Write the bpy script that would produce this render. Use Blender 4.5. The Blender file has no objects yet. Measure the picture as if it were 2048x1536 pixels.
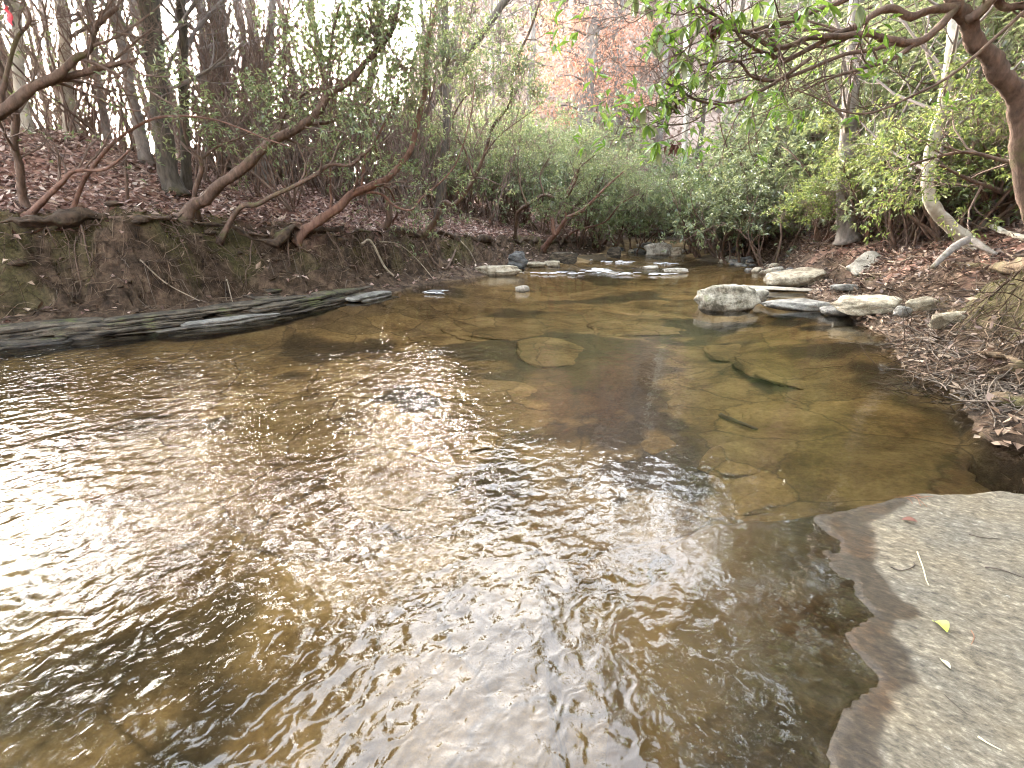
import bpy, bmesh, math, random
import numpy as np
from mathutils import Vector

random.seed(7)
RNG = np.random.default_rng(7)
scene = bpy.context.scene
COL = scene.collection

# ------------------------------------------------------------------ camera, world, sun, exposure
FPX = 960.0                    # focal length in pixels of the 2048 px wide photograph
PITCH = math.radians(19.3)
CAM_H = 1.45
cam_d = bpy.data.cameras.new('camera')
cam_d.sensor_width = 36.0
cam_d.lens = 36.0 * FPX / 2048.0
cam_d.clip_start = 0.05
cam_d.clip_end = 2000.0
cam = bpy.data.objects.new('camera', cam_d)
COL.objects.link(cam)
cam.location = (0, 0, CAM_H)
cam.rotation_euler = (math.pi / 2 - PITCH, 0, 0)
scene.camera = cam

FWD = np.array([0, math.cos(PITCH), -math.sin(PITCH)])
UPV = np.array([0, math.sin(PITCH), math.cos(PITCH)])
CAMP = np.array([0, 0, CAM_H])


def ray(px, py):
    return FWD + np.array([1.0, 0, 0]) * ((px - 1024) / FPX) + UPV * ((768 - py) / FPX)


def at_y(px, py, y):
    d = ray(px, py)
    return CAMP + d * (y / d[1])


def at_z(px, py, z):
    d = ray(px, py)
    return CAMP + d * ((z - CAM_H) / d[2])


SUN_DIR = ray(520, 178)
SUN_DIR = SUN_DIR / np.linalg.norm(SUN_DIR)
SUN_EL = math.asin(SUN_DIR[2])
SUN_AZ = math.atan2(SUN_DIR[0], SUN_DIR[1])      # from +Y towards +X

world = bpy.data.worlds.new('World')
scene.world = world
world.use_nodes = True
wn, wl = world.node_tree.nodes, world.node_tree.links
wn.clear()
w_out = wn.new('ShaderNodeOutputWorld')
w_bg = wn.new('ShaderNodeBackground')
w_sky = wn.new('ShaderNodeTexSky')
w_sky.sky_type = 'NISHITA'
w_sky.sun_disc = False
w_sky.sun_elevation = SUN_EL
w_sky.sun_rotation = SUN_AZ
w_sky.air_density = 1.0
w_sky.dust_density = 6.0
w_sky.ozone_density = 1.0
w_hsv = wn.new('ShaderNodeHueSaturation')
w_hsv.inputs['Saturation'].default_value = 0.42     # thin high cloud: a whiter sky
w_bg.inputs['Strength'].default_value = 0.15
wl.new(w_sky.outputs[0], w_hsv.inputs['Color'])
wl.new(w_hsv.outputs[0], w_bg.inputs['Color'])
wl.new(w_bg.outputs[0], w_out.inputs['Surface'])

sun_d = bpy.data.lights.new('sun', 'SUN')
sun_d.energy = 0.9
sun_d.angle = math.radians(35)
sun_d.color = (1.0, 0.93, 0.82)
sun = bpy.data.objects.new('sun', sun_d)
COL.objects.link(sun)
sun.rotation_euler = Vector((-SUN_DIR[0], -SUN_DIR[1], -SUN_DIR[2])).to_track_quat('-Z', 'Y').to_euler()

scene.view_settings.view_transform = 'Standard'
scene.view_settings.look = 'None'
scene.view_settings.gamma = 1.0
scene.view_settings.exposure = 5.5
scene.view_settings.use_curve_mapping = False
scene.render.engine = 'CYCLES'
scene.cycles.max_bounces = 6
scene.cycles.diffuse_bounces = 3
scene.cycles.glossy_bounces = 2
scene.cycles.transmission_bounces = 3
scene.cycles.transparent_max_bounces = 6
scene.cycles.use_denoising = True
scene.cycles.filter_width = 1.1
scene.cycles.caustics_reflective = False
scene.cycles.caustics_refractive = False


# ------------------------------------------------------------------ noise
def _hash(ix, iy, iz, seed):
    h = (ix.astype(np.int64) * 374761393 + iy.astype(np.int64) * 668265263 +
         iz.astype(np.int64) * 2147483647 + seed * 974634777) & 0xFFFFFFFF
    h = ((h ^ (h >> 13)) * 1274126177) & 0xFFFFFFFF
    h = h ^ (h >> 16)
    return (h & 0xFFFFFF) / float(0xFFFFFF) * 2 - 1


def vnoise(x, y, z=None, seed=0):
    x = np.asarray(x, float); y = np.asarray(y, float)
    z = np.zeros_like(x) if z is None else np.asarray(z, float)
    x0, y0, z0 = np.floor(x), np.floor(y), np.floor(z)
    fx, fy, fz = x - x0, y - y0, z - z0
    fx = fx * fx * (3 - 2 * fx); fy = fy * fy * (3 - 2 * fy); fz = fz * fz * (3 - 2 * fz)
    r = 0
    for dx in (0, 1):
        for dy in (0, 1):
            for dz in (0, 1):
                w = (fx if dx else 1 - fx) * (fy if dy else 1 - fy) * (fz if dz else 1 - fz)
                r = r + w * _hash(x0 + dx, y0 + dy, z0 + dz, seed)
    return r


def fbm(x, y, z=None, octaves=4, seed=0, gain=0.5):
    a, f, r = 1.0, 1.0, 0
    for o in range(octaves):
        r = r + a * vnoise(x * f, y * f, None if z is None else z * f, seed + o * 17)
        a *= gain; f *= 2.03
    return r


def sstep(a, b, x):
    t = np.clip((x - a) / (b - a), 0, 1)
    return t * t * (3 - 2 * t)


# ------------------------------------------------------------------ mesh building
class MB:
    """collects tubes, leaves and loose faces, then links them as one mesh object"""

    def __init__(self):
        self.v = []; self.q = []; self.t = []; self.n = 0

    def add(self, verts, quads=None, tris=None):
        self.v.append(np.asarray(verts, float))
        if quads is not None and len(quads):
            self.q.append(np.asarray(quads, np.int64) + self.n)
        if tris is not None and len(tris):
            self.t.append(np.asarray(tris, np.int64) + self.n)
        self.n += len(verts)

    def tube(self, pts, rad, sides=6, cap=True, rough=0.0, seed=0, flare=None):
        pts = np.asarray(pts, float); n = len(pts)
        rad = np.asarray(rad, float) * np.ones(n)
        tan = np.gradient(pts, axis=0)
        tan /= np.linalg.norm(tan, axis=1, keepdims=True) + 1e-9
        d = np.abs(pts[-1] - pts[0])
        ref = np.zeros(3); ref[int(np.argmin(d))] = 1
        N = np.cross(tan, ref); N /= np.linalg.norm(N, axis=1, keepdims=True) + 1e-9
        B = np.cross(tan, N)
        a = np.linspace(0, 2 * math.pi, sides, endpoint=False)
        ca, sa = np.cos(a), np.sin(a)
        R = rad[:, None] * np.ones((1, sides))
        if rough:
            s = np.linspace(0, n * 0.35, n)
            R = R * (1 + rough * fbm(ca[None] * 1.3 + s[:, None] * 1.1, sa[None] * 1.3 + 7.1, s[:, None] * np.ones((1, sides)), 3, seed))
        V = pts[:, None, :] + R[..., None] * (ca[None, :, None] * N[:, None, :] + sa[None, :, None] * B[:, None, :])
        V = V.reshape(-1, 3)
        i = np.arange(n - 1)[:, None] * sides; j = np.arange(sides)[None]; k = (j + 1) % sides
        q = np.stack([i + j, i + k, i + sides + k, i + sides + j], -1).reshape(-1, 4)
        t = None
        if cap:
            V = np.vstack([V, pts[-1] + tan[-1] * rad[-1] * 0.5, pts[0] - tan[0] * rad[0] * 0.3])
            m = n * sides
            l = (n - 1) * sides
            jj = np.arange(sides); kk = (jj + 1) % sides
            t = np.vstack([np.stack([l + jj, l + kk, np.full(sides, m)], -1),
                           np.stack([kk, jj, np.full(sides, m + 1)], -1)])
        self.add(V, q, t)

    def leaves(self, pos, d, nrm, L, W, droop=0.15, fold=0.25):
        """4-vertex folded leaves: base, two shoulders, tip"""
        pos = np.asarray(pos, float); d = np.asarray(d, float); nrm = np.asarray(nrm, float)
        n = len(pos)
        if n == 0:
            return
        d = d / (np.linalg.norm(d, axis=1, keepdims=True) + 1e-9)
        s = np.cross(d, nrm); s /= np.linalg.norm(s, axis=1, keepdims=True) + 1e-9
        nn = np.cross(s, d)
        L = (np.asarray(L) * np.ones(n))[:, None]; W = (np.asarray(W) * np.ones(n))[:, None]
        m = pos + d * L * 0.5
        V = np.empty((n, 4, 3))
        V[:, 0] = pos
        V[:, 1] = m + s * W * 0.5 + nn * W * fold
        V[:, 2] = pos + d * L - nn * L * droop
        V[:, 3] = m - s * W * 0.5 + nn * W * fold
        b = np.arange(n)[:, None] * 4
        t = np.concatenate([b + np.array([[0, 1, 2]]), b + np.array([[0, 2, 3]])], 0)
        self.add(V.reshape(-1, 3), None, t)

    def mesh(self, name, mat, smooth=True):
        me = bpy.data.meshes.new(name)
        V = np.vstack(self.v) if self.v else np.zeros((0, 3))
        Q = np.vstack(self.q) if self.q else np.zeros((0, 4), np.int64)
        T = np.vstack(self.t) if self.t else np.zeros((0, 3), np.int64)
        me.vertices.add(len(V)); me.vertices.foreach_set('co', V.ravel())
        nl = Q.size + T.size
        me.loops.add(nl)
        me.loops.foreach_set('vertex_index', np.concatenate([Q.ravel(), T.ravel()]).astype(np.int32))
        me.polygons.add(len(Q) + len(T))
        ls = np.concatenate([np.arange(len(Q)) * 4, Q.size + np.arange(len(T)) * 3]).astype(np.int32)
        me.polygons.foreach_set('loop_start', ls)
        me.polygons.foreach_set('use_smooth', np.full(len(ls), smooth))
        me.update(calc_edges=True)
        if mat is not None:
            me.materials.append(mat)
        return me

    def build(self, name, mat, parent=None, smooth=True):
        return link(name, self.mesh(name, mat, smooth), parent)


def link(name, me, parent=None):
    o = bpy.data.objects.new(name, me)
    COL.objects.link(o)
    if parent is not None:
        o.parent = parent
        o.matrix_parent_inverse.identity()
    return o


def tag(o, label=None, cat=None, group=None, kind=None):
    if label: o['label'] = label
    if cat: o['category'] = cat
    if group: o['group'] = group
    if kind: o['kind'] = kind
    return o


def empty(name, loc, label, cat, group=None):
    o = bpy.data.objects.new(name, None)
    o.empty_display_size = 0.2
    COL.objects.link(o)
    o.location = Vector([float(c) for c in loc])
    return tag(o, label, cat, group)


def local(me_obj, root):
    """a mesh built in world coordinates becomes a child of root without moving"""
    me_obj.data.transform(root.matrix_basis.inverted())
    me_obj.parent = root
    return me_obj


def copy_tree(o, parent=None):
    c = o.copy(); COL.objects.link(c)
    if parent is not None:
        c.parent = parent
    for ch in o.children:
        copy_tree(ch, c)
    return c


# ------------------------------------------------------------------ materials
def new_mat(name):
    m = bpy.data.materials.new(name); m.use_nodes = True
    m.node_tree.nodes.clear()
    return m, m.node_tree.nodes, m.node_tree.links


def ramp(nodes, stops, interp='LINEAR'):
    r = nodes.new('ShaderNodeValToRGB')
    cr = r.color_ramp; cr.interpolation = interp
    while len(cr.elements) < len(stops): cr.elements.new(0.5)
    for e, (p, c) in zip(cr.elements, stops):
        e.position = p; e.color = (*c, 1)
    return r


def noise_node(nodes, links, coord, scale, detail=4, rough=0.55, stretch=None, dist=0.0):
    n = nodes.new('ShaderNodeTexNoise'); n.inputs['Scale'].default_value = scale
    n.inputs['Detail'].default_value = detail; n.inputs['Roughness'].default_value = rough
    n.inputs['Distortion'].default_value = dist
    if stretch:
        mp = nodes.new('ShaderNodeMapping'); mp.inputs['Scale'].default_value = stretch
        links.new(coord, mp.inputs['Vector']); links.new(mp.outputs[0], n.inputs['Vector'])
    else:
        links.new(coord, n.inputs['Vector'])
    return n


def mixc(nodes, links, fac, a, b, mode='MIX'):
    m = nodes.new('ShaderNodeMix'); m.data_type = 'RGBA'; m.blend_type = mode
    for sock, v in ((m.inputs[0], fac), (m.inputs[6], a), (m.inputs[7], b)):
        if isinstance(v, (int, float)): sock.default_value = v
        elif isinstance(v, tuple): sock.default_value = (*v, 1)
        else: links.new(v, sock)
    return m.outputs[2]


def leaf_mat(name, stops, rough=0.35, trans=0.35, spec=0.5):
    m, n, l = new_mat(name)
    out = n.new('ShaderNodeOutputMaterial')
    geo = n.new('ShaderNodeNewGeometry')
    r = ramp(n, stops); l.new(geo.outputs['Random Per Island'], r.inputs[0])
    p = n.new('ShaderNodeBsdfPrincipled')
    p.inputs['Roughness'].default_value = rough
    p.inputs['Specular IOR Level'].default_value = spec
    l.new(r.outputs[0], p.inputs['Base Color'])
    t = n.new('ShaderNodeBsdfTranslucent')
    br = n.new('ShaderNodeHueSaturation'); br.inputs['Value'].default_value = 1.35; br.inputs['Hue'].default_value = 0.485
    l.new(r.outputs[0], br.inputs['Color']); l.new(br.outputs[0], t.inputs['Color'])
    mx = n.new('ShaderNodeMixShader'); mx.inputs[0].default_value = trans
    l.new(p.outputs[0], mx.inputs[1]); l.new(t.outputs[0], mx.inputs[2])
    l.new(mx.outputs[0], out.inputs[0])
    return m


def bark_mat(name, dark, light, scale=14, stretch=(1, 1, 0.25), moss=0.0, bump=0.5, pale=None):
    m, n, l = new_mat(name)
    out = n.new('ShaderNodeOutputMaterial'); p = n.new('ShaderNodeBsdfPrincipled')
    tc = n.new('ShaderNodeTexCoord')
    a = noise_node(n, l, tc.outputs['Object'], scale, 6, 0.65, stretch)
    r = ramp(n, [(0.3, dark), (0.7, light)]); l.new(a.outputs[0], r.inputs[0])
    col = r.outputs[0]
    b = noise_node(n, l, tc.outputs['Object'], 2.2, 4, 0.6)
    if pale:
        rr = ramp(n, [(0.52, (0, 0, 0)), (0.62, (1, 1, 1))]); l.new(b.outputs[0], rr.inputs[0])
        col = mixc(n, l, rr.outputs[0], col, pale)
    if moss:
        c = noise_node(n, l, tc.outputs['Object'], 3.1, 5, 0.65)
        rm = ramp(n, [(0.62 - 0.25 * moss, (0, 0, 0)), (0.75 - 0.2 * moss, (1, 1, 1))]); l.new(c.outputs[0], rm.inputs[0])
        col = mixc(n, l, rm.outputs[0], col, (0.085, 0.08, 0.03))
    l.new(col, p.inputs['Base Color'])
    p.inputs['Roughness'].default_value = 0.85
    p.inputs['Specular IOR Level'].default_value = 0.25
    bp = n.new('ShaderNodeBump'); bp.inputs['Strength'].default_value = bump; bp.inputs['Distance'].default_value = 0.045
    l.new(a.outputs[0], bp.inputs['Height']); l.new(bp.outputs[0], p.inputs['Normal'])
    l.new(p.outputs[0], out.inputs[0])
    return m


def rock_mat(name, dark, mid, light, strata=False, moss=0.0, wetline=True):
    m, n, l = new_mat(name)
    out = n.new('ShaderNodeOutputMaterial'); p = n.new('ShaderNodeBsdfPrincipled')
    geo = n.new('ShaderNodeNewGeometry')
    pos = geo.outputs['Position']
    a = noise_node(n, l, pos, 5.0, 9, 0.74, (1, 1, 3.5) if strata else None, 0.3)
    r = ramp(n, [(0.30, tuple(c * 0.7 for c in dark)), (0.42, dark), (0.5, mid), (0.62, light)]); l.new(a.outputs[0], r.inputs[0])
    sp = noise_node(n, l, pos, 70, 3, 0.6)
    rs = ramp(n, [(0.32, (0.5, 0.5, 0.5)), (0.5, (1, 1, 1)), (0.7, (1.35, 1.35, 1.35))]); l.new(sp.outputs[0], rs.inputs[0])
    col = mixc(n, l, 0.8, r.outputs[0], rs.outputs[0], 'MULTIPLY')
    if moss:
        c = noise_node(n, l, pos, 2.6, 6, 0.7)
        rm = ramp(n, [(0.6 - 0.25 * moss, (0, 0, 0)), (0.72 - 0.2 * moss, (1, 1, 1))]); l.new(c.outputs[0], rm.inputs[0])
        sx = n.new('ShaderNodeSeparateXYZ'); l.new(geo.outputs['Normal'], sx.inputs[0])
        mr = n.new('ShaderNodeMapRange'); mr.inputs[1].default_value = 0.1; mr.inputs[2].default_value = 0.7
        l.new(sx.outputs[2], mr.inputs[0])
        mm = n.new('ShaderNodeMath'); mm.operation = 'MULTIPLY'; l.new(rm.outputs[0], mm.inputs[0]); l.new(mr.outputs[0], mm.inputs[1])
        col = mixc(n, l, mm.outputs[0], col, (0.085, 0.095, 0.025))
    rough = 0.8
    if wetline:       # stone darkened and glossy where the stream keeps it wet
        sz = n.new('ShaderNodeSeparateXYZ'); l.new(pos, sz.inputs[0])
        wn_ = noise_node(n, l, pos, 6, 3, 0.6)
        ad = n.new('ShaderNodeMath'); ad.operation = 'MULTIPLY_ADD'; ad.inputs[1].default_value = -0.10
        l.new(wn_.outputs[0], ad.inputs[0]); l.new(sz.outputs[2], ad.inputs[2])
        mr = n.new('ShaderNodeMapRange'); mr.inputs[1].default_value = -0.03; mr.inputs[2].default_value = 0.01
        mr.inputs[3].default_value = 1; mr.inputs[4].default_value = 0
        l.new(ad.outputs[0], mr.inputs[0])
        col = mixc(n, l, mr.outputs[0], col, mixc(n, l, 0.75, col, (0.42, 0.36, 0.30), 'MULTIPLY'))
        m2 = n.new('ShaderNodeMapRange'); m2.inputs[3].default_value = 0.85; m2.inputs[4].default_value = 0.5
        l.new(mr.outputs[0], m2.inputs[0]); l.new(m2.outputs[0], p.inputs['Roughness'])
    else:
        p.inputs['Roughness'].default_value = rough
    l.new(col, p.inputs['Base Color'])
    p.inputs['Specular IOR Level'].default_value = 0.4
    bp = n.new('ShaderNodeBump'); bp.inputs['Strength'].default_value = 1.0; bp.inputs['Distance'].default_value = 0.05
    l.new(a.outputs[0], bp.inputs['Height'])
    b2 = n.new('ShaderNodeBump'); b2.inputs['Strength'].default_value = 0.35; b2.inputs['Distance'].default_value = 0.006
    l.new(sp.outputs[0], b2.inputs['Height']); l.new(bp.outputs[0], b2.inputs['Normal']); l.new(b2.outputs[0], p.inputs['Normal'])
    l.new(p.outputs[0], out.inputs[0])
    return m


M = {}
M['laurel_bark'] = bark_mat('laurel bark', (0.05, 0.032, 0.024), (0.175, 0.115, 0.085), 16, (1, 1, 0.35), 0.25)
M['rust_bark'] = bark_mat('rusty laurel bark', (0.085, 0.045, 0.033), (0.235, 0.135, 0.10), 16, (1, 1, 0.3))
M['oak_bark'] = bark_mat('dark ridged bark', (0.032, 0.025, 0.02), (0.125, 0.105, 0.082), 18, (1, 1, 0.22), 0.3, 0.9)
M['grey_bark'] = bark_mat('grey bark', (0.09, 0.075, 0.065), (0.24, 0.21, 0.185), 10, (1, 1, 0.5), 0.2)
M['pale_bark'] = bark_mat('pale smooth bark', (0.25, 0.215, 0.17), (0.46, 0.42, 0.35), 6, (1, 1, 0.6), 0.12, 0.3, (0.56, 0.53, 0.46))
M['twig'] = bark_mat('twig bark', (0.085, 0.058, 0.045), (0.2, 0.14, 0.11), 9, (1, 1, 1), 0, 0.1)
M['grey_twig'] = bark_mat('grey twig bark', (0.11, 0.09, 0.08), (0.24, 0.2, 0.18), 9, (1, 1, 1), 0, 0.1)
M['dry_wood'] = bark_mat('weathered dead wood', (0.13, 0.10, 0.07), (0.38, 0.31, 0.23), 12, (1, 1, 1), 0.1, 0.6)
M['wet_wood'] = bark_mat('damp dead wood', (0.045, 0.032, 0.024), (0.20, 0.16, 0.125), 14, (1, 1, 1), 0, 0.5)
M['rotten_wood'] = bark_mat('rotten wood', (0.04, 0.027, 0.017), (0.20, 0.14, 0.085), 9, (0.4, 2, 2), 0.3, 1.0)
M['leaf_laurel'] = leaf_mat('laurel leaf', [(0, (0.08, 0.11, 0.042)), (0.45, (0.125, 0.165, 0.062)), (0.8, (0.175, 0.21, 0.085)), (1, (0.25, 0.26, 0.115))], 0.3, 0.4, 0.9)
M['leaf_rhodo'] = leaf_mat('rhododendron leaf', [(0, (0.085, 0.11, 0.05)), (0.5, (0.14, 0.17, 0.078)), (1, (0.21, 0.235, 0.115))], 0.3, 0.4, 1.0)
M['leaf_yellow'] = leaf_mat('yellow green leaf', [(0, (0.075, 0.115, 0.03)), (0.5, (0.125, 0.165, 0.042)), (1, (0.19, 0.21, 0.065))], 0.38, 0.5)
M['leaf_bright'] = leaf_mat('bright rhododendron leaf', [(0, (0.07, 0.145, 0.02)), (0.5, (0.11, 0.20, 0.03)), (1, (0.18, 0.26, 0.05))], 0.27, 0.42, 0.7)
M['leaf_beech'] = leaf_mat('dry orange beech leaf', [(0, (0.27, 0.135, 0.08)), (0.5, (0.38, 0.215, 0.135)), (1, (0.46, 0.31, 0.215))], 0.7, 0.45, 0.3)
M['leaf_litter'] = leaf_mat('fallen leaf', [(0, (0.045, 0.026, 0.020)), (0.25, (0.14, 0.078, 0.062)), (0.5, (0.25, 0.155, 0.125)), (0.78, (0.37, 0.26, 0.215)), (1, (0.52, 0.43, 0.365))], 0.6, 0.1, 0.4)
M['leaf_brown'] = leaf_mat('brown fallen leaf', [(0, (0.022, 0.013, 0.010)), (0.35, (0.07, 0.042, 0.032)), (0.65, (0.13, 0.082, 0.062)), (0.88, (0.22, 0.155, 0.12)), (1, (0.38, 0.30, 0.24))], 0.6, 0.1, 0.4)
M['leaf_tan'] = leaf_mat('tan fallen leaf', [(0, (0.11, 0.068, 0.045)), (0.5, (0.23, 0.155, 0.105)), (1, (0.40, 0.31, 0.23))], 0.65, 0.1, 0.3)
M['leaf_hill'] = leaf_mat('pale hillside leaf', [(0, (0.15, 0.10, 0.075)), (0.5, (0.28, 0.205, 0.16)), (1, (0.42, 0.34, 0.28))], 0.65, 0.1, 0.3)
M['moss'] = leaf_mat('moss', [(0, (0.05, 0.05, 0.015)), (0.5, (0.10, 0.098, 0.024)), (1, (0.16, 0.145, 0.04))], 0.9, 0.2, 0.1)
M['rootlet'] = leaf_mat('rootlet', [(0, (0.03, 0.018, 0.012)), (0.6, (0.09, 0.058, 0.038)), (1, (0.22, 0.16, 0.11))], 0.85, 0.0, 0.2)
M['soil'] = bark_mat('crumbling soil', (0.014, 0.009, 0.006), (0.095, 0.062, 0.04), 9, (1, 1, 1), 0.18, 0.9)
M['rock_tan'] = rock_mat('tan rock', (0.14, 0.112, 0.075), (0.26, 0.222, 0.158), (0.375, 0.33, 0.25))
M['rock_grey'] = rock_mat('grey rock', (0.08, 0.074, 0.063), (0.165, 0.154, 0.134), (0.265, 0.25, 0.22))
M['rock_ledge'] = rock_mat('ledge rock', (0.018, 0.014, 0.009), (0.060, 0.046, 0.031), (0.125, 0.100, 0.070), True, 0.22)
M['rock_slate'] = rock_mat('slate rock', (0.05, 0.05, 0.05), (0.10, 0.10, 0.098), (0.17, 0.168, 0.16), True, 0.0)
M['rock_pale'] = rock_mat('pale rock', (0.19, 0.168, 0.13), (0.305, 0.275, 0.222), (0.42, 0.388, 0.325))
M['rock_mossy'] = rock_mat('lichen boulder', (0.10, 0.085, 0.058), (0.255, 0.225, 0.17), (0.40, 0.365, 0.29), False, 0.35)
M['rock_bed'] = rock_mat('bed rock', (0.10, 0.076, 0.034), (0.165, 0.126, 0.057), (0.22, 0.175, 0.09), False, 0, False)
M['rock_bed_dark'] = rock_mat('dark bed rock', (0.035, 0.03, 0.02), (0.075, 0.062, 0.042), (0.14, 0.11, 0.075), False, 0, False)

# ------------------------------------------------------------------ the lie of the land
LSH = np.array([(-60, -22), (-30, -12), (-16, -3.5), (-9.6, 2.6), (-6.2, 5.75), (-4.55, 7.0), (-2.4, 9.3), (-1.0, 12.4), (1.3, 16), (3.6, 19.6), (5.2, 23.5), (6.0, 30)], float)
RSH = np.array([(-50, -40), (-20, -22), (-5, -12), (1.2, -5), (1.9, -2.0), (2.6, 1.0), (2.75, 2.6), (3.2, 3.3), (3.9, 4.5), (5.3, 6.9), (6.3, 10.0), (7.3, 16.0), (7.9, 21), (9.0, 30)], float)


def sdist(x, y, poly, side):
    """signed distance to a shore line (positive on the bank) and the position along it"""
    best = np.full(x.shape, 1e9); sg = np.zeros(x.shape); par = np.zeros(x.shape)
    for i in range(len(poly) - 1):
        a, b = poly[i], poly[i + 1]
        d = b - a; L2 = d @ d
        t = np.clip(((x - a[0]) * d[0] + (y - a[1]) * d[1]) / L2, 0, 1)
        ex, ey = x - (a[0] + t * d[0]), y - (a[1] + t * d[1])
        q = ex * ex + ey * ey
        c = d[0] * ey - d[1] * ex
        m = q < best
        best = np.where(m, q, best); sg = np.where(m, np.sign(c) * side, sg); par = np.where(m, a[1] + t * d[1], par)
    return np.sqrt(best) * np.where(sg == 0, 1, sg), par


def terrain(x, y, detail=True):
    x = np.asarray(x, float); y = np.asarray(y, float)
    wx = x + 0.30 * fbm(x * 0.55, y * 0.55, None, 3, 3) * np.clip(np.hypot(x, y) / 6, 0.2, 1)
    wy = y + 0.30 * fbm(x * 0.55, y * 0.55, None, 3, 9) * np.clip(np.hypot(x, y) / 6, 0.2, 1)
    dl, pl = sdist(wx, wy, LSH, 1)
    dr, pr = sdist(wx, wy, RSH, -1)
    # bed
    inside = np.minimum(-dl, -dr)
    bed = -0.07 - 0.30 * sstep(0.0, 2.2, inside) + 0.045 * fbm(x * 0.8, y * 0.8, None, 4, 21)
    bed = bed + 0.22 * sstep(2.4, 0.6, np.hypot(x - 1.1, (y - 1.0) * 0.6)) * sstep(2.6, 1.8, y)   # shelf beside the slab
    bed = bed + 0.2 * sstep(12.5, 17.5, y)
    bed = np.where((x > 0.2) & (y < 3.0), np.minimum(bed, -0.06 - 0.3 * sstep(1.0, 0.2, x)), bed)
    # left bank
    Tb = np.interp(pl, [-5, 3, 6, 7, 9.4, 12.7, 16, 20, 26], [1.3, 1.35, 1.3, 1.22, 1.0, 0.85, 0.55, 0.45, 0.6])
    wall = 0.04 * sstep(0.0, 0.1, dl) + 0.18 * sstep(0.1, 0.75, dl) + (Tb - 0.22) * sstep(0.6, 1.35, dl)
    Sl = np.interp(pl, [2, 6, 8, 12, 20], [0.44, 0.38, 0.35, 0.34, 0.30])
    crest = 5.6
    lz = wall + Sl * np.clip(dl - 0.9, 0, crest - 0.9) * 1.0
    lz = np.where(dl > crest - 1, lz, lz)
    lz = lz - 0.16 * np.clip(dl - crest, 0, 14)
    lz = lz - 0.06 * Sl * np.clip(dl - crest + 2, 0, 2) ** 2
    # right bank
    rz = 0.14 * sstep(0, 0.3, dr) + 0.62 * sstep(0.25, 1.5, dr) + 0.22 * np.clip(dr - 1.0, 0, 2.5) + 0.42 * np.clip(dr - 3.5, 0, 40)
    rz = rz + 0.55 * sstep(0.25, 0.85, dr) * sstep(1.7, 0.5, np.abs(y - 4.4)) * sstep(3.5, 1.6, dr)
    rz = rz + 0.25 * sstep(1.5, 3.5, dr) * sstep(6, 3, np.abs(y - 4.5))
    rz = rz - 0.75 * sstep(3.0, 2.5, y) * sstep(7.0, 6.0, x) * sstep(-3.2, -2.4, y)
    z = np.where(dl > 0, lz, np.where(dr > 0, rz, bed))
    # valley head and the wooded hillside beyond it
    up = sstep(-0.34, 0.0, x / np.maximum(y, 1.0))
    zh = 0.2 + 0.92 * np.clip(y - 27 - 3 * vnoise(x * 0.07, y * 0.02, None, 5), 0, 48) * up
    z = np.where(y > 22, np.maximum(z, zh), z)
    z = np.where((y > 23.5), np.maximum(z, 0.25 + 0.06 * (y - 23.5)), z)
    if detail:
        bank = sstep(0, 0.4, np.maximum(dl, dr))
        n1 = fbm(x * 1.7, y * 1.7, z * 1.7, 5, 31)
        cut = sstep(0.35, 0.75, dl) * sstep(1.7, 1.1, dl)
        z = z + bank * 0.06 * n1 + cut * 0.22 * fbm(x * 3.1, y * 3.1, z * 3, 5, 77, 0.62)
        rc = sstep(0.1, 0.5, dr) * sstep(4, 1, dr)
        z = z + rc * (0.09 + 0.10 * sstep(1.9, 1.0, np.abs(y - 4.6))) * fbm(x * 2.2, y * 2.2, None, 5, 55, 0.6)
        # steps of washed-out soil and roots in the cut bank
        z = z + cut * 0.06 * np.sin(z * 19 + 2.6 * n1)
    return z, dl, dr


def H(x, y):
    z, _, _ = terrain(np.array([x], float), np.array([y], float))
    return float(z[0])


def on_ground(px, py, tmax=70):
    d = ray(px, py)
    y = np.concatenate([np.arange(0.6, 30, 0.06), np.arange(30, tmax, 0.3)])
    P = CAMP[None] + d[None] * (y / d[1])[:, None]
    z, _, _ = terrain(P[:, 0], P[:, 1])
    k = np.nonzero(P[:, 2] < z)[0]
    i = k[0] if len(k) else len(y) - 1
    return np.array([P[i, 0], P[i, 1], z[i]])


def axis(lo, hi, fine_lo, fine_hi, step, grow=1.14):
    a = list(np.arange(fine_lo, fine_hi + 1e-6, step))
    s = step
    while a[-1] < hi:
        s *= grow; a.append(a[-1] + s)
    s = step
    b = [a[0]]
    while b[-1] > lo:
        s *= grow; b.append(b[-1] - s)
    return np.array(b[:0:-1] + a)


gx = axis(-420, 420, -11, 10, 0.07)
gy = axis(-320, 460, 0.2, 17, 0.065, 1.10)
GX, GY = np.meshgrid(gx, gy)
Z, DL, DR = terrain(GX.ravel(), GY.ravel())
far = np.hypot(GX.ravel(), GY.ravel())
gmb = MB()
nx, ny = len(gx), len(gy)
ii = (np.arange(ny - 1)[:, None] * nx + np.arange(nx - 1)[None])
gmb.add(np.stack([GX.ravel(), GY.ravel(), Z], 1), np.stack([ii, ii + 1, ii + 1 + nx, ii + nx], -1).reshape(-1, 4))


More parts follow.
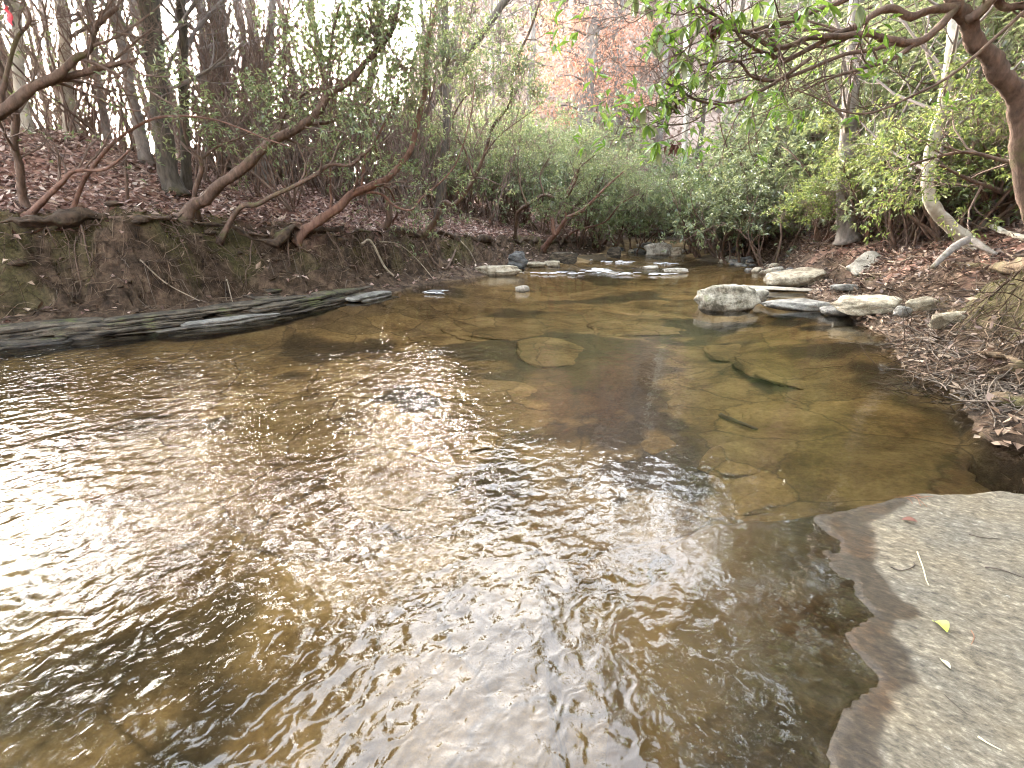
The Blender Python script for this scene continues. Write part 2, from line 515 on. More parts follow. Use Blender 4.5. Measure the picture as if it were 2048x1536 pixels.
def ground_material():
    m, n, l = new_mat('forest ground')
    out = n.new('ShaderNodeOutputMaterial'); p = n.new('ShaderNodeBsdfPrincipled')
    geo = n.new('ShaderNodeNewGeometry'); pos = geo.outputs['Position']

    def attr(nm):
        a = n.new('ShaderNodeAttribute'); a.attribute_name = nm; return a.outputs['Fac']
    # soil
    s1 = noise_node(n, l, pos, 5.5, 10, 0.78)
    soil = ramp(n, [(0.36, (0.010, 0.006, 0.004)), (0.47, (0.040, 0.025, 0.015)), (0.57, (0.088, 0.057, 0.037)), (0.70, (0.18, 0.13, 0.088))]); l.new(s1.outputs[0], soil.inputs[0])
    # litter
    v = n.new('ShaderNodeTexVoronoi'); v.inputs['Scale'].default_value = 15; l.new(pos, v.inputs['Vector'])
    lit = ramp(n, [(0, (0.055, 0.028, 0.02)), (0.35, (0.13, 0.066, 0.048)), (0.7, (0.22, 0.12, 0.09)), (1, (0.34, 0.22, 0.165))])
    sp = n.new('ShaderNodeSeparateColor'); l.new(v.outputs['Color'], sp.inputs[0]); l.new(sp.outputs[0], lit.inputs[0])
    # tan litter of the far hillside
    lt = ramp(n, [(0.3, (0.15, 0.11, 0.085)), (0.55, (0.29, 0.22, 0.175)), (0.8, (0.40, 0.33, 0.275))])
    s2 = noise_node(n, l, pos, 1.3, 8, 0.75); l.new(s2.outputs[0], lt.inputs[0])
    # moss
    mo = ramp(n, [(0.35, (0.04, 0.038, 0.014)), (0.7, (0.115, 0.108, 0.032))])
    s3 = noise_node(n, l, pos, 22, 5, 0.7); l.new(s3.outputs[0], mo.inputs[0])
    # stream bed
    b1 = noise_node(n, l, pos, 1.5, 8, 0.66, (1, 1.25, 1), 0.4)
    bd = ramp(n, [(0.28, (0.052, 0.036, 0.020)), (0.42, (0.158, 0.108, 0.056)), (0.56, (0.245, 0.175, 0.095)), (0.75, (0.35, 0.265, 0.16))]); l.new(b1.outputs[0], bd.inputs[0])
    b2 = noise_node(n, l, pos, 24, 6, 0.72)
    bs = ramp(n, [(0.3, (0.55, 0.52, 0.48)), (0.55, (1, 1, 1)), (0.75, (1.35, 1.3, 1.2))]); l.new(b2.outputs[0], bs.inputs[0])
    bed = mixc(n, l, 0.85, bd.outputs[0], bs.outputs[0], 'MULTIPLY')
    wv = n.new('ShaderNodeMixRGB'); wv.inputs[0].default_value = 0.22
    wz_ = noise_node(n, l, pos, 2.2, 4, 0.6); l.new(pos, wv.inputs[1]); l.new(wz_.outputs['Color'], wv.inputs[2])
    vc = n.new('ShaderNodeTexVoronoi'); vc.feature = 'DISTANCE_TO_EDGE'; vc.inputs['Scale'].default_value = 1.5; l.new(wv.outputs[0], vc.inputs['Vector'])
    vr = ramp(n, [(0.0, (1, 1, 1)), (0.022, (0, 0, 0))]); l.new(vc.outputs['Distance'], vr.inputs[0])
    vm = n.new('ShaderNodeMath'); vm.operation = 'MULTIPLY'; l.new(vr.outputs[0], vm.inputs[0]); l.new(wz_.outputs[0], vm.inputs[1])
    vd = n.new('ShaderNodeTexVoronoi'); vd.inputs['Scale'].default_value = 1.5; l.new(wv.outputs[0], vd.inputs['Vector'])
    vs = n.new('ShaderNodeSeparateColor'); l.new(vd.outputs['Color'], vs.inputs[0])
    vq = ramp(n, [(0, (0.78, 0.74, 0.66)), (0.5, (1, 1, 0.95)), (1, (1.2, 1.15, 1.0))]); l.new(vs.outputs[0], vq.inputs[0])
    bed = mixc(n, l, 1.0, bed, vq.outputs[0], 'MULTIPLY')
    bed = mixc(n, l, vm.outputs[0], bed, (0.012, 0.010, 0.006))
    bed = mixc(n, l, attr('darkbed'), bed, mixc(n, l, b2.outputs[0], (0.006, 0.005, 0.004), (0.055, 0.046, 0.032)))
    col = mixc(n, l, attr('litter'), soil.outputs[0], lit.outputs[0])
    col = mixc(n, l, attr('farlitter'), col, lt.outputs[0])
    col = mixc(n, l, attr('moss'), col, mo.outputs[0])
    col = mixc(n, l, attr('bed'), col, bed)
    l.new(col, p.inputs['Base Color'])
    p.inputs['Roughness'].default_value = 0.9
    p.inputs['Specular IOR Level'].default_value = 0.2
    bp = n.new('ShaderNodeBump'); bp.inputs['Strength'].default_value = 0.8; bp.inputs['Distance'].default_value = 0.05
    l.new(s1.outputs[0], bp.inputs['Height'])
    bq = n.new('ShaderNodeBump'); bq.inputs['Strength'].default_value = 0.5; bq.inputs['Distance'].default_value = 0.015
    l.new(b2.outputs[0], bq.inputs['Height']); l.new(bp.outputs[0], bq.inputs['Normal'])
    l.new(bq.outputs[0], p.inputs['Normal'])
    l.new(p.outputs[0], out.inputs[0])
    return m


ground = gmb.build('ground', ground_material())
tag(ground, 'forest floor with stream bed, cut bank, leaf litter slope and far hillside', None, None, 'structure')
X, Y = GX.ravel(), GY.ravel()
nz = fbm(X * 1.1, Y * 1.1, None, 5, 41)
bedm = sstep(0.06, -0.05, np.maximum(DL, DR)) * sstep(25.5, 24, Y)
litter = np.clip(sstep(1.2, 1.6, DL + 0.25 * nz) + sstep(0.9, 1.7, DR + 0.5 * nz), 0, 1)
MOSS = sstep(0.25, 0.6, fbm(X * 1.3 + 9, Y * 1.3, None, 5, 51)) * np.clip(sstep(0.7, 0.9, DL) * sstep(1.9, 1.3, DL) + sstep(0.6, 1.0, DR) * sstep(3.4, 2.2, DR) * sstep(12, 8, Y), 0, 1)
MOSS = np.maximum(MOSS, 1.3 * sstep(0.0, 0.5, fbm(X * 2.1 + 2, Y * 2.1, None, 4, 53)) * sstep(0.35, 0.6, DR) * sstep(2.6, 1.6, DR) * sstep(1.9, 1.0, np.abs(Y - 4.6)))
farl = sstep(24, 32, Y) * sstep(-16, -4, X)
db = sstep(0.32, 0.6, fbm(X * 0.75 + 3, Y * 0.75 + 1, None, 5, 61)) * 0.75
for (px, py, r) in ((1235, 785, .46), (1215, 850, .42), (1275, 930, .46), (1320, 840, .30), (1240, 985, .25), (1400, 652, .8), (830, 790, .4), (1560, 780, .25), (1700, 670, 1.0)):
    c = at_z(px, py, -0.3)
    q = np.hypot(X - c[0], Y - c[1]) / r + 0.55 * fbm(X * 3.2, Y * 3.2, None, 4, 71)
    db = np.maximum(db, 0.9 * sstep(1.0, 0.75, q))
for nm, arr in (('litter', litter), ('moss', MOSS * 0.45), ('farlitter', farl), ('bed', bedm), ('darkbed', db)):
    a = ground.data.attributes.new(nm, 'FLOAT', 'POINT')
    a.data.foreach_set('value', arr.astype(np.float32))


# ------------------------------------------------------------------ water
def water_material():
    m, n, l = new_mat('stream water')
    out = n.new('ShaderNodeOutputMaterial')
    geo = n.new('ShaderNodeNewGeometry'); pos = geo.outputs['Position']
    at = n.new('ShaderNodeAttribute'); at.attribute_name = 'ripple'
    rot = n.new('ShaderNodeMapping'); rot.inputs['Rotation'].default_value = (0, 0, math.radians(-42))
    l.new(pos, rot.inputs['Vector'])
    n1 = noise_node(n, l, rot.outputs[0], 3.2, 1.5, 0.5, (0.85, 1.35, 1), 0.5)
    n2 = noise_node(n, l, rot.outputs[0], 15.0, 0.8, 0.45, (0.95, 1.1, 1), 1.2)
    n3 = noise_node(n, l, rot.outputs[0], 30.0, 1, 0.4, None, 0.3)
    wp = n.new('ShaderNodeMixRGB'); wp.inputs[0].default_value = 0.09
    nw = noise_node(n, l, rot.outputs[0], 5.0, 2, 0.5); l.new(rot.outputs[0], wp.inputs[1]); l.new(nw.outputs['Color'], wp.inputs[2])
    vo = n.new('ShaderNodeTexVoronoi'); vo.feature = 'SMOOTH_F1'; vo.inputs['Scale'].default_value = 12.0; vo.inputs['Smoothness'].default_value = 0.9
    l.new(wp.outputs[0], vo.inputs['Vector'])

    def mul(a, k):
        x = n.new('ShaderNodeMath'); x.operation = 'MULTIPLY'; l.new(a, x.inputs[0])
        if isinstance(k, float): x.inputs[1].default_value = k
        else: l.new(k, x.inputs[1])
        return x.outputs[0]

    def add(a, b):
        x = n.new('ShaderNodeMath'); x.operation = 'ADD'; l.new(a, x.inputs[0]); l.new(b, x.inputs[1]); return x.outputs[0]
    hh = add(add(mul(n1.outputs[0], 0.007), mul(n2.outputs[0], 0.0068)), add(mul(vo.outputs['Distance'], 0.0125), mul(n3.outputs[0], 0.0010)))
    hh = mul(hh, at.outputs['Fac'])
    bp = n.new('ShaderNodeBump'); bp.inputs['Strength'].default_value = 1.0; bp.inputs['Distance'].default_value = 1.0
    l.new(hh, bp.inputs['Height'])
    fr = n.new('ShaderNodeFresnel'); fr.inputs['IOR'].default_value = 1.5; l.new(bp.outputs[0], fr.inputs['Normal'])
    tr = n.new('ShaderNodeBsdfTransparent'); tr.inputs['Color'].default_value = (0.95, 0.885, 0.74, 1)
    gl = n.new('ShaderNodeBsdfGlossy'); gl.inputs['Roughness'].default_value = 0.015; l.new(bp.outputs[0], gl.inputs['Normal'])
    mx = n.new('ShaderNodeMixShader'); l.new(fr.outputs[0], mx.inputs[0]); l.new(tr.outputs[0], mx.inputs[1]); l.new(gl.outputs[0], mx.inputs[2])
    l.new(mx.outputs[0], out.inputs[0])
    return m


wx_ = axis(-60, 14, -9, 9, 0.12, 1.2); wy_ = axis(-40, 30, 0.4, 24, 0.12, 1.2)
WX, WY = np.meshgrid(wx_, wy_)
wxx, wyy = WX.ravel(), WY.ravel()
wz = 0.02 * np.clip((wyy - 13) / 6, 0, 2) + 0.004 * fbm(wxx * 1.3, wyy * 1.3, None, 2, 5)
riff = sstep(12.6, 13.4, wyy) * sstep(19.5, 17, wyy)
wz = wz + riff * 0.022 * fbm(wxx * 2.2, wyy * 4.0, None, 3, 15)
wob = 0.35 * fbm(wxx * 0.9, wyy * 0.9, None, 3, 45)
rip = 0.16 + 0.0 * wxx
near = sstep(6.3, 5.3, wyy + wob) * sstep(0.55, -0.15, wxx + 0.7 * wob - 0.36 * (3.1 - wyy))
rip = np.maximum(rip, 0.16 + 0.84 * near)
rip = np.maximum(rip, 2.4 * riff)
rip = rip * (0.68 + 0.32 * sstep(1.7, 3.4, wyy))
rip = rip * np.clip(0.95 + 0.45 * fbm(wxx * 0.8, wyy * 0.8, None, 3, 25), 0.6, 1.4)
wmb = MB(); nx, ny = len(wx_), len(wy_)
ii = (np.arange(ny - 1)[:, None] * nx + np.arange(nx - 1)[None])
wmb.add(np.stack([wxx, wyy, wz], 1), np.stack([ii, ii + 1, ii + 1 + nx, ii + nx], -1).reshape(-1, 4))
water = wmb.build('water', water_material())
a = water.data.attributes.new('ripple', 'FLOAT', 'POINT'); a.data.foreach_set('value', rip.astype(np.float32))
tag(water, 'clear shallow stream water with ripples reflecting the bright sky', None, None, 'structure')


# ------------------------------------------------------------------ plants: growth helpers
def catmull(P, n):
    P = np.asarray(P, float)
    Q = np.vstack([2 * P[0] - P[1], P, 2 * P[-1] - P[-2]])
    seg = len(P) - 1
    u = np.linspace(0, seg - 1e-6, n); i = u.astype(int); t = (u - i)[:, None]
    p0, p1, p2, p3 = Q[i], Q[i + 1], Q[i + 2], Q[i + 3]
    return 0.5 * (2 * p1 + (p2 - p0) * t + (2 * p0 - 5 * p1 + 4 * p2 - p3) * t * t + (3 * p1 - p0 - 3 * p2 + p3) * t ** 3)


def unit(v):
    return v / (np.linalg.norm(v) + 1e-9)


def wander(start, d, length, n, crook, up, rng):
    pts = [np.asarray(start, float)]; d = unit(np.asarray(d, float)); st = length / n
    for i in range(n):
        d = unit(d + rng.normal(0, crook, 3) + np.array([0, 0, up]))
        pts.append(pts[-1] + d * st)
    return np.array(pts)


def grow(mb, tips, path, r0, r1, level, spec, rng, lo=0.25):
    """twigs off a stem; spec[level] = (count, length, angle, crook, up, points)"""
    cnt, ln, ang, crook, up, npt = spec[level]
    n = len(path)
    for c in range(cnt):
        t = lo + (1 - lo) * (c + rng.random()) / cnt
        f = t * (n - 1); i = min(int(f), n - 2); fr = f - i
        p = path[i] * (1 - fr) + path[i + 1] * fr
        tg = unit(path[i + 1] - path[i])
        side = unit(np.cross(tg, rng.normal(0, 1, 3)))
        a = ang * (0.7 + 0.6 * rng.random())
        d = tg * math.cos(a) + side * math.sin(a)
        L = ln * (0.55 + 0.8 * rng.random()) * (1.1 - 0.5 * t)
        rb = (r0 * (1 - t) + r1 * t) * 0.55
        rb = max(0.0016, min(rb, L * 0.022))
        ch = wander(p, d, L, npt, crook, up, rng)
        last = level == len(spec) - 1
        re = 0.0013 if last else rb * 0.45
        mb.tube(ch, np.linspace(rb, max(re, 0.0012), len(ch)), 5 if rb > 0.012 else 3, cap=False)
        if last:
            tips.append((ch[-1], unit(ch[-1] - ch[-2])))
        else:
            grow(mb, tips, ch, rb, rb * 0.45, level + 1, spec, rng)


def whorls(mb, tips, rng, k=6, L=0.1, W=0.032, spread=1.1, droop=0.2, jitter=0.03):
    if not tips:
        return
    P = np.repeat(np.array([t[0] for t in tips]), k, 0)
    D = np.repeat(np.array([t[1] for t in tips]), k, 0)
    n = len(P)
    ax = np.cross(D, rng.normal(0, 1, (n, 3))); ax /= np.linalg.norm(ax, axis=1, keepdims=True) + 1e-9
    a = spread * (0.6 + 0.6 * rng.random((n, 1)))
    d = D * np.cos(a) + ax * np.sin(a)
    d[:, 2] -= droop * rng.random(n)
    nr = np.array([[0, 0, 1.0]]) + 0.55 * D + rng.normal(0, 0.3, (n, 3))
    mb.leaves(P + rng.normal(0, jitter, (n, 3)), d, nr, L * (0.7 + 0.5 * rng.random(n)), W * (0.8 + 0.4 * rng.random(n)))


def cloud_tips(mb, c, rad, n, rng, shell=0.55, twig=0.3, flat=1.0, seed=0):
    """leafy twig ends through a lumpy crown volume, each on its own twig"""
    c = np.asarray(c, float); rad = np.asarray(rad, float) * np.ones(3)
    u = rng.normal(0, 1, (n * 2, 3)); u /= np.linalg.norm(u, axis=1, keepdims=True)
    lump = 1 + 0.28 * fbm(u[:, 0] * 2.1 + seed, u[:, 1] * 2.1, u[:, 2] * 2.1, 3, seed)
    r = (shell + (1 - shell) * rng.random(n * 2) ** 0.7) * lump
    P = c + u * r[:, None] * rad
    gap = vnoise(P[:, 0] * 1.9, P[:, 1] * 1.9, P[:, 2] * 1.9, seed + 3)
    keep = np.nonzero(gap > -0.18)[0][:n]
    tips = []
    for i in keep:
        o = unit(u[i] * np.array([1, 1, 0.8]) + np.array([0, 0, 0.25]) + rng.normal(0, 0.25, 3))
        st = P[i] - o * twig * (0.6 + 0.8 * rng.random()) + rng.normal(0, 0.03, 3)
        mid = (st + P[i]) / 2 + rng.normal(0, 0.02, 3)
        mb.tube(np.array([st, mid, P[i]]), np.array([0.004, 0.003, 0.002]), 3, cap=False)
        tips.append((P[i], o))
    return tips


TWIG3 = [(9, 0.9, 0.8, 0.22, 0.10, 6), (5, 0.45, 0.75, 0.2, 0.06, 5), (3, 0.22, 0.7, 0.18, 0.06, 3)]
BASE_OVER = 0.12


def px_path(px, y0, y1=None, base_ground=True, n=None, extra=None):
    """pixel trace -> a curve in the place: starts on the ground, then runs from depth y0 to y1"""
    m = len(px)
    if y0 is None:
        g = on_ground(*px[0]); y0 = g[1]
    if y1 is None: y1 = y0
    P = [at_y(a, b, y0 + (y1 - y0) * (i / max(1, m - 1))) for i, (a, b) in enumerate(px)]
    if base_ground:
        P[0] = P[0].copy()
        P[0][2] = min(P[0][2], H(P[0][0], P[0][1])) - 0.04
    if extra is not None:
        P = P + [P[-1] + np.asarray(e, float) for e in extra]
    return catmull(P, n or (len(P) * 5))


def traced_shrub(name, label, cat, stems, bark, leafmat, seed, spec=TWIG3, leafk=5, leaf=(0.085, 0.03), twig_lo=0.3,
                 clouds=(), over=(), group=None, leaf_skip=0.0, twigmat='twig'):
    """stems: (pixel trace, y0, y1, base radius, tip radius[, on ground])"""
    rng = np.random.default_rng(seed)
    paths = [px_path(s[0], s[1], s[2], s[5] if len(s) > 5 else True) for s in stems]
    root = empty(name, paths[0][0], label, cat, group)
    bpy.context.view_layer.update()
    tw = MB(); tips = []
    for k, (s, p) in enumerate(zip(stems, paths)):
        mb = MB()
        rr = np.linspace(0, 1, len(p)) ** 0.8
        rad = s[3] + (s[4] - s[3]) * rr
        if len(s) <= 5 or s[5]:
            rad[:3] *= np.array([1.5, 1.2, 1.07])
        mb.tube(p, rad, 10 if s[3] > 0.04 else 7, rough=0.22, seed=seed + k)
        local(mb.build('stem', M[bark]), root)
        grow(tw, tips, p, s[3], s[4], 0, spec, rng, twig_lo)
    n_twig = len(tips)
    for cl in over:
        tips += cloud_tips(tw, cl[:3], np.array([cl[3], cl[3], cl[3] * 0.6]), cl[4], rng, 0.1, 0.35, 1, seed)
    n_over = len(tips) - n_twig
    for (px, py, y, r, cnt) in clouds:
        tips += cloud_tips(tw, at_y(px, py, y), np.array([r, r, r * 0.7]), cnt, rng, 0.1, 0.35, 1, seed)
    local(tag(tw.build('twigs', M[twigmat]), kind='stuff'), root)
    if leafk:
        if leaf_skip:
            tips = [t for t in tips if rng.random() > leaf_skip]
        lf = MB(); whorls(lf, tips, rng, leafk, leaf[0], leaf[1])
        if over:
            whorls(lf, tips[n_twig:n_twig + n_over], rng, 4, 0.13, 0.045)
        local(tag(lf.build('foliage', M[leafmat], smooth=False), kind='stuff'), root)
    return root


BARE = [(16, 2.6, 0.75, 0.12, 0.10, 7), (6, 1.1, 0.7, 0.14, 0.06, 5), (4, 0.5, 0.65, 0.14, 0.04, 3)]


def traced_tree(name, label, trace, y0, y1, r0, r1, bark, seed, top=9.0, lean=(0, 0), spec=BARE, lo=0.35, group=None, low_twigs=0, leaf=None, blobs=()):
    rng = np.random.default_rng(seed)
    P = px_path(trace, y0, y1, True)
    d = unit(P[-1] - P[-6])
    ext = wander(P[-1], d + np.array([lean[0], lean[1], 0.35]), top, 14, 0.045, 0.05, rng)
    full = np.vstack([P, ext[1:]])
    root = empty(name, full[0], label, 'tree', group)
    bpy.context.view_layer.update()
    nP = len(P)
    rad = np.concatenate([np.linspace(r0, r1, nP), np.linspace(r1, 0.02, len(ext) - 1)])
    rad[:4] *= np.array([1.55, 1.3, 1.12, 1.05])
    mb = MB(); mb.tube(full, rad, 14, rough=0.16, seed=seed)
    local(mb.build('trunk', M[bark]), root)
    tw = MB(); tips = []
    grow(tw, tips, full, r1, 0.03, 0, spec, rng, lo)
    if low_twigs:
        grow(tw, tips, P, r1 * 0.4, r1 * 0.3, 0, [(low_twigs, 0.9, 1.1, 0.2, 0.0, 6), (4, 0.45, 0.7, 0.2, 0.0, 4), (3, 0.2, 0.7, 0.2, 0, 3)], rng, 0.25)
    local(tag(tw.build('crown', M['grey_twig']), kind='stuff'), root)
    if leaf:
        lf = MB(); whorls(lf, [t for t in tips if rng.random() < 0.5], rng, 3, 0.08, 0.03)
        local(tag(lf.build('foliage', M[leaf], smooth=False), kind='stuff'), root)
    if blobs:
        lf = MB(); bw = MB(); tp = []
        for (x, y, z, r, c) in blobs:
            k = full[int(np.argmin(np.abs(full[:, 2] - (z - 0.6))))]
            bw.tube(catmull([k, k * 0.5 + np.array([x, y, z]) * 0.5 + [0, 0, 0.3], (x, y, z)], 8), np.linspace(0.05, 0.015, 8), 5)
            tp += cloud_tips(bw, (x, y, z), (r, r, r * 0.55), c, rng, 0.05, 0.4, 1, seed)
        whorls(lf, tp, rng, 7, 0.13, 0.042)
        local(tag(lf.build('foliage', M['leaf_rhodo'], smooth=False), kind='stuff'), root)
        local(tag(bw.build('branches', M['twig']), kind='stuff'), root)
    return root


# ------------------------------------------------------------------ plants: prototypes copied in loops
PROTO = {}


def proto_bare_tree(key, seed, height, r0, bark, spec=None):
    rng = np.random.default_rng(seed)
    P = wander((0, 0, -0.25), (rng.normal(0, 0.04), rng.normal(0, 0.04), 1), height, 18, 0.03, 0.03, rng)
    mb = MB(); rad = np.linspace(r0, 0.02, len(P)); rad[0] *= 1.5; rad[1] *= 1.1
    mb.tube(P, rad, 8, rough=0.1, seed=seed)
    tw = MB(); tips = []
    grow(tw, tips, P, r0 * 0.6, 0.03, 0, spec or [(20, 2.6, 0.7, 0.12, 0.12, 6), (6, 1.2, 0.65, 0.14, 0.06, 4), (3, 0.6, 0.6, 0.14, 0.04, 3)], rng, 0.3)
    PROTO[key] = [('trunk', mb.mesh('trunk', M[bark]), None), ('crown', tw.mesh('crown', M['grey_twig']), 'stuff')]


def proto_shrub(key, seed, rad, hgt, nst, ntip, leafmat, L, W, k, bark='laurel_bark', shell=0.45):
    rng = np.random.default_rng(seed)
    st = MB(); tw = MB(); tips = []
    for i in range(nst):
        a = rng.random() * 6.283
        o = np.array([math.cos(a), math.sin(a), 0]) * rad * 0.15
        d = np.array([math.cos(a), math.sin(a), 0]) * 0.6 + np.array([0, 0, 0.9])
        p = wander(o + np.array([0, 0, -0.15]), d, hgt * (0.8 + 0.4 * rng.random()), 10, 0.2, 0.04, rng)
        r0 = 0.02 + 0.025 * rng.random()
        st.tube(p, np.linspace(r0, 0.008, len(p)), 6, rough=0.15, seed=seed + i)
        grow(tw, tips, p, r0, 0.008, 0, [(7, 0.8, 0.8, 0.2, 0.08, 5), (4, 0.4, 0.7, 0.2, 0.05, 4)], rng, 0.35)
    tips += cloud_tips(tw, (0, 0, hgt * 0.68), (rad, rad, hgt * 0.40), ntip, rng, shell, 0.4, 1, seed)
    lf = MB(); whorls(lf, tips, rng, k, L, W)
    PROTO[key] = [('stem', st.mesh('stem', M[bark]), None), ('twigs', tw.mesh('twigs', M['twig']), 'stuff'),
                  ('foliage', lf.mesh('foliage', M[leafmat], False), 'stuff')]


def proto_thicket(key, seed, hgt, nst, leaves):
    """thin upright saplings with a few leaves"""
    rng = np.random.default_rng(seed)
    st = MB(); tw = MB(); tips = []
    for i in range(nst):
        a = rng.random() * 6.283; q = rng.random() * 0.7
        p = wander((math.cos(a) * q, math.sin(a) * q, -0.15), (rng.normal(0, 0.3), rng.normal(0, 0.3), 1), hgt * (0.6 + 0.6 * rng.random()), 10, 0.13, 0.06, rng)
        r0 = 0.010 + 0.016 * rng.random()
        st.tube(p, np.linspace(r0, 0.004, len(p)), 5)
        grow(tw, tips, p, r0, 0.004, 0, [(9, 0.7, 0.7, 0.16, 0.08, 5), (4, 0.35, 0.7, 0.16, 0.05, 3)], rng, 0.2)
    out = [('stem', st.mesh('stem', M['twig']), None), ('twigs', tw.mesh('twigs', M['twig']), 'stuff')]
    if leaves:
        lf = MB(); whorls(lf, [t for t in tips if rng.random() < leaves], rng, 4, 0.07, 0.026)
        out.append(('foliage', lf.mesh('foliage', M['leaf_laurel'], False), 'stuff'))
    PROTO[key] = out


def place(key, name, loc, rz, sc, label, cat, group, tilt=(0, 0)):
    o = bpy.data.objects.new(name, None); COL.objects.link(o)
    o.location = Vector([float(c) for c in loc]); o.rotation_euler = (tilt[0], tilt[1], rz)
    o.scale = (sc, sc, sc) if not isinstance(sc, tuple) else sc
    tag(o, label, cat, group)
    for nm, me, kind in PROTO[key]:
        c = link(nm, me, o)
        if kind: c['kind'] = kind
    return o


for i, (h, r, bk) in enumerate(((17, 0.16, 'grey_bark'), (20, 0.22, 'grey_bark'), (15, 0.11, 'pale_bark'), (18, 0.17, 'oak_bark'), (13, 0.08, 'grey_bark'))):
    proto_bare_tree('bare%d' % i, 100 + i, h, r, bk)
for i in range(4):
    proto_shrub('shrub%d' % i, 200 + i, 1.35 + 0.15 * i, 2.3 + 0.15 * i, 9, 300, 'leaf_rhodo' if i % 2 else 'leaf_laurel', 0.135, 0.05, 6)
for i in range(2):
    proto_shrub('yellow%d' % i, 240 + i, 1.1, 1.7, 6, 330, 'leaf_yellow', 0.085, 0.034, 6, shell=0.3)
for i in range(3):
    proto_thicket('sapling%d' % i, 260 + i, 3.6, 12, 0.16)
for i in range(2):
    proto_thicket('brush%d' % i, 280 + i, 2.0, 16, 0.0)
for i in range(2):
    proto_thicket('pole%d' % i, 290 + i, 4.6, 14, 0.03)
def proto_hemlock(key, seed, hgt, rad):
    rng = np.random.default_rng(seed)
    mb = MB(); P = wander((0, 0, -0.3), (0, 0, 1), hgt, 16, 0.015, 0.02, rng); mb.tube(P, np.linspace(0.2, 0.02, len(P)), 9, rough=0.15, seed=seed)
    br = MB(); lf = MB()
    for i in range(70):
        t = 0.24 + 0.75 * (i + rng.random()) / 70
        z = hgt * t; a = rng.random() * 6.283; L = rad * (1.15 - t) * 1.25 * (0.7 + 0.5 * rng.random()) + 0.3
        p = wander((0, 0, z), (math.cos(a), math.sin(a), 0.12), L, 7, 0.07, -0.035, rng)
        br.tube(p, np.linspace(0.035, 0.006, 8), 5, cap=False)
        n = int(150 * L / rad) + 40
        k = rng.integers(2, 8, n); c = p[k] + rng.normal(0, 1, (n, 3)) * np.array([0.33, 0.33, 0.08])
        d = rng.normal(0, 1, (n, 3)) * np.array([1, 1, 0.25]) + np.array([math.cos(a), math.sin(a), -0.15])
        lf.leaves(c, d, np.array([[0, 0, 1.0]]) + rng.normal(0, 0.3, (n, 3)), 0.16 + 0.1 * rng.random(n), 0.07, 0.2, 0.1)
    PROTO[key] = [('trunk', mb.mesh('trunk', M['oak_bark']), None), ('branches', br.mesh('branches', M['twig']), 'stuff'), ('foliage', lf.mesh('foliage', M['leaf_rhodo'], False), 'stuff')]


proto_hemlock('hemlock0', 311, 13, 4.2)
proto_hemlock('hemlock1', 312, 15, 4.6)
#SECTION2
# ------------------------------------------------------------------ stones
_bm = bmesh.new(); bmesh.ops.create_icosphere(_bm, subdivisions=4, radius=1.0)
ICO_V = np.array([v.co[:] for v in _bm.verts]); ICO_F = np.array([[v.index for v in f.verts] for f in _bm.faces])
_bm.free()
_bm = bmesh.new(); bmesh.ops.create_icosphere(_bm, subdivisions=3, radius=1.0)
ICO_V3 = np.array([v.co[:] for v in _bm.verts]); ICO_F3 = np.array([[v.index for v in f.verts] for f in _bm.faces])
_bm.free()


def rock_mesh(name, size, power, seed, mat, rough=0.12, chops=3, small=False, layers=0):
    rng = np.random.default_rng(seed)
    V = (ICO_V3 if small else ICO_V).copy()
    p = np.array([power, power, max(2.2, power)])
    nrm = (np.abs(V) ** p).sum(1) ** (1 / power)
    V = V / nrm[:, None]
    # chipped corners
    for i in range(chops + 4):
        d = rng.normal(0, 1, 3) * np.array([1, 1, 0.35]); d /= np.linalg.norm(d)
        lim = 0.68 + 0.25 * rng.random()
        e = V @ d
        lim = lim * np.abs(V @ d).max()
        V = V - np.where(e > lim, (e - lim), 0)[:, None] * d * 0.93
    f = 1 + rough * fbm(V[:, 0] * 1.7 + seed, V[:, 1] * 1.7, V[:, 2] * 1.7, 4, seed)
    V = V * f[:, None]
    V[:, :2] += 0.12 * np.stack([fbm(V[:, 0] * 1.2, V[:, 1] * 1.2, None, 2, seed + 5), fbm(V[:, 0] * 1.2 + 5, V[:, 1] * 1.2, None, 2, seed + 9)], 1)
    if layers:
        st = np.floor(V[:, 2] * layers + 0.35 * fbm(V[:, 0] * 2, V[:, 1] * 2, None, 2, seed))
        off = _hash(st, st * 0 + seed, st * 0, 4)
        V[:, :2] *= (1 + 0.10 * off)[:, None]
    V = V * np.asarray(size)
    mb = MB(); mb.add(V, None, ICO_F3 if small else ICO_F)
    return mb.mesh(name, mat)


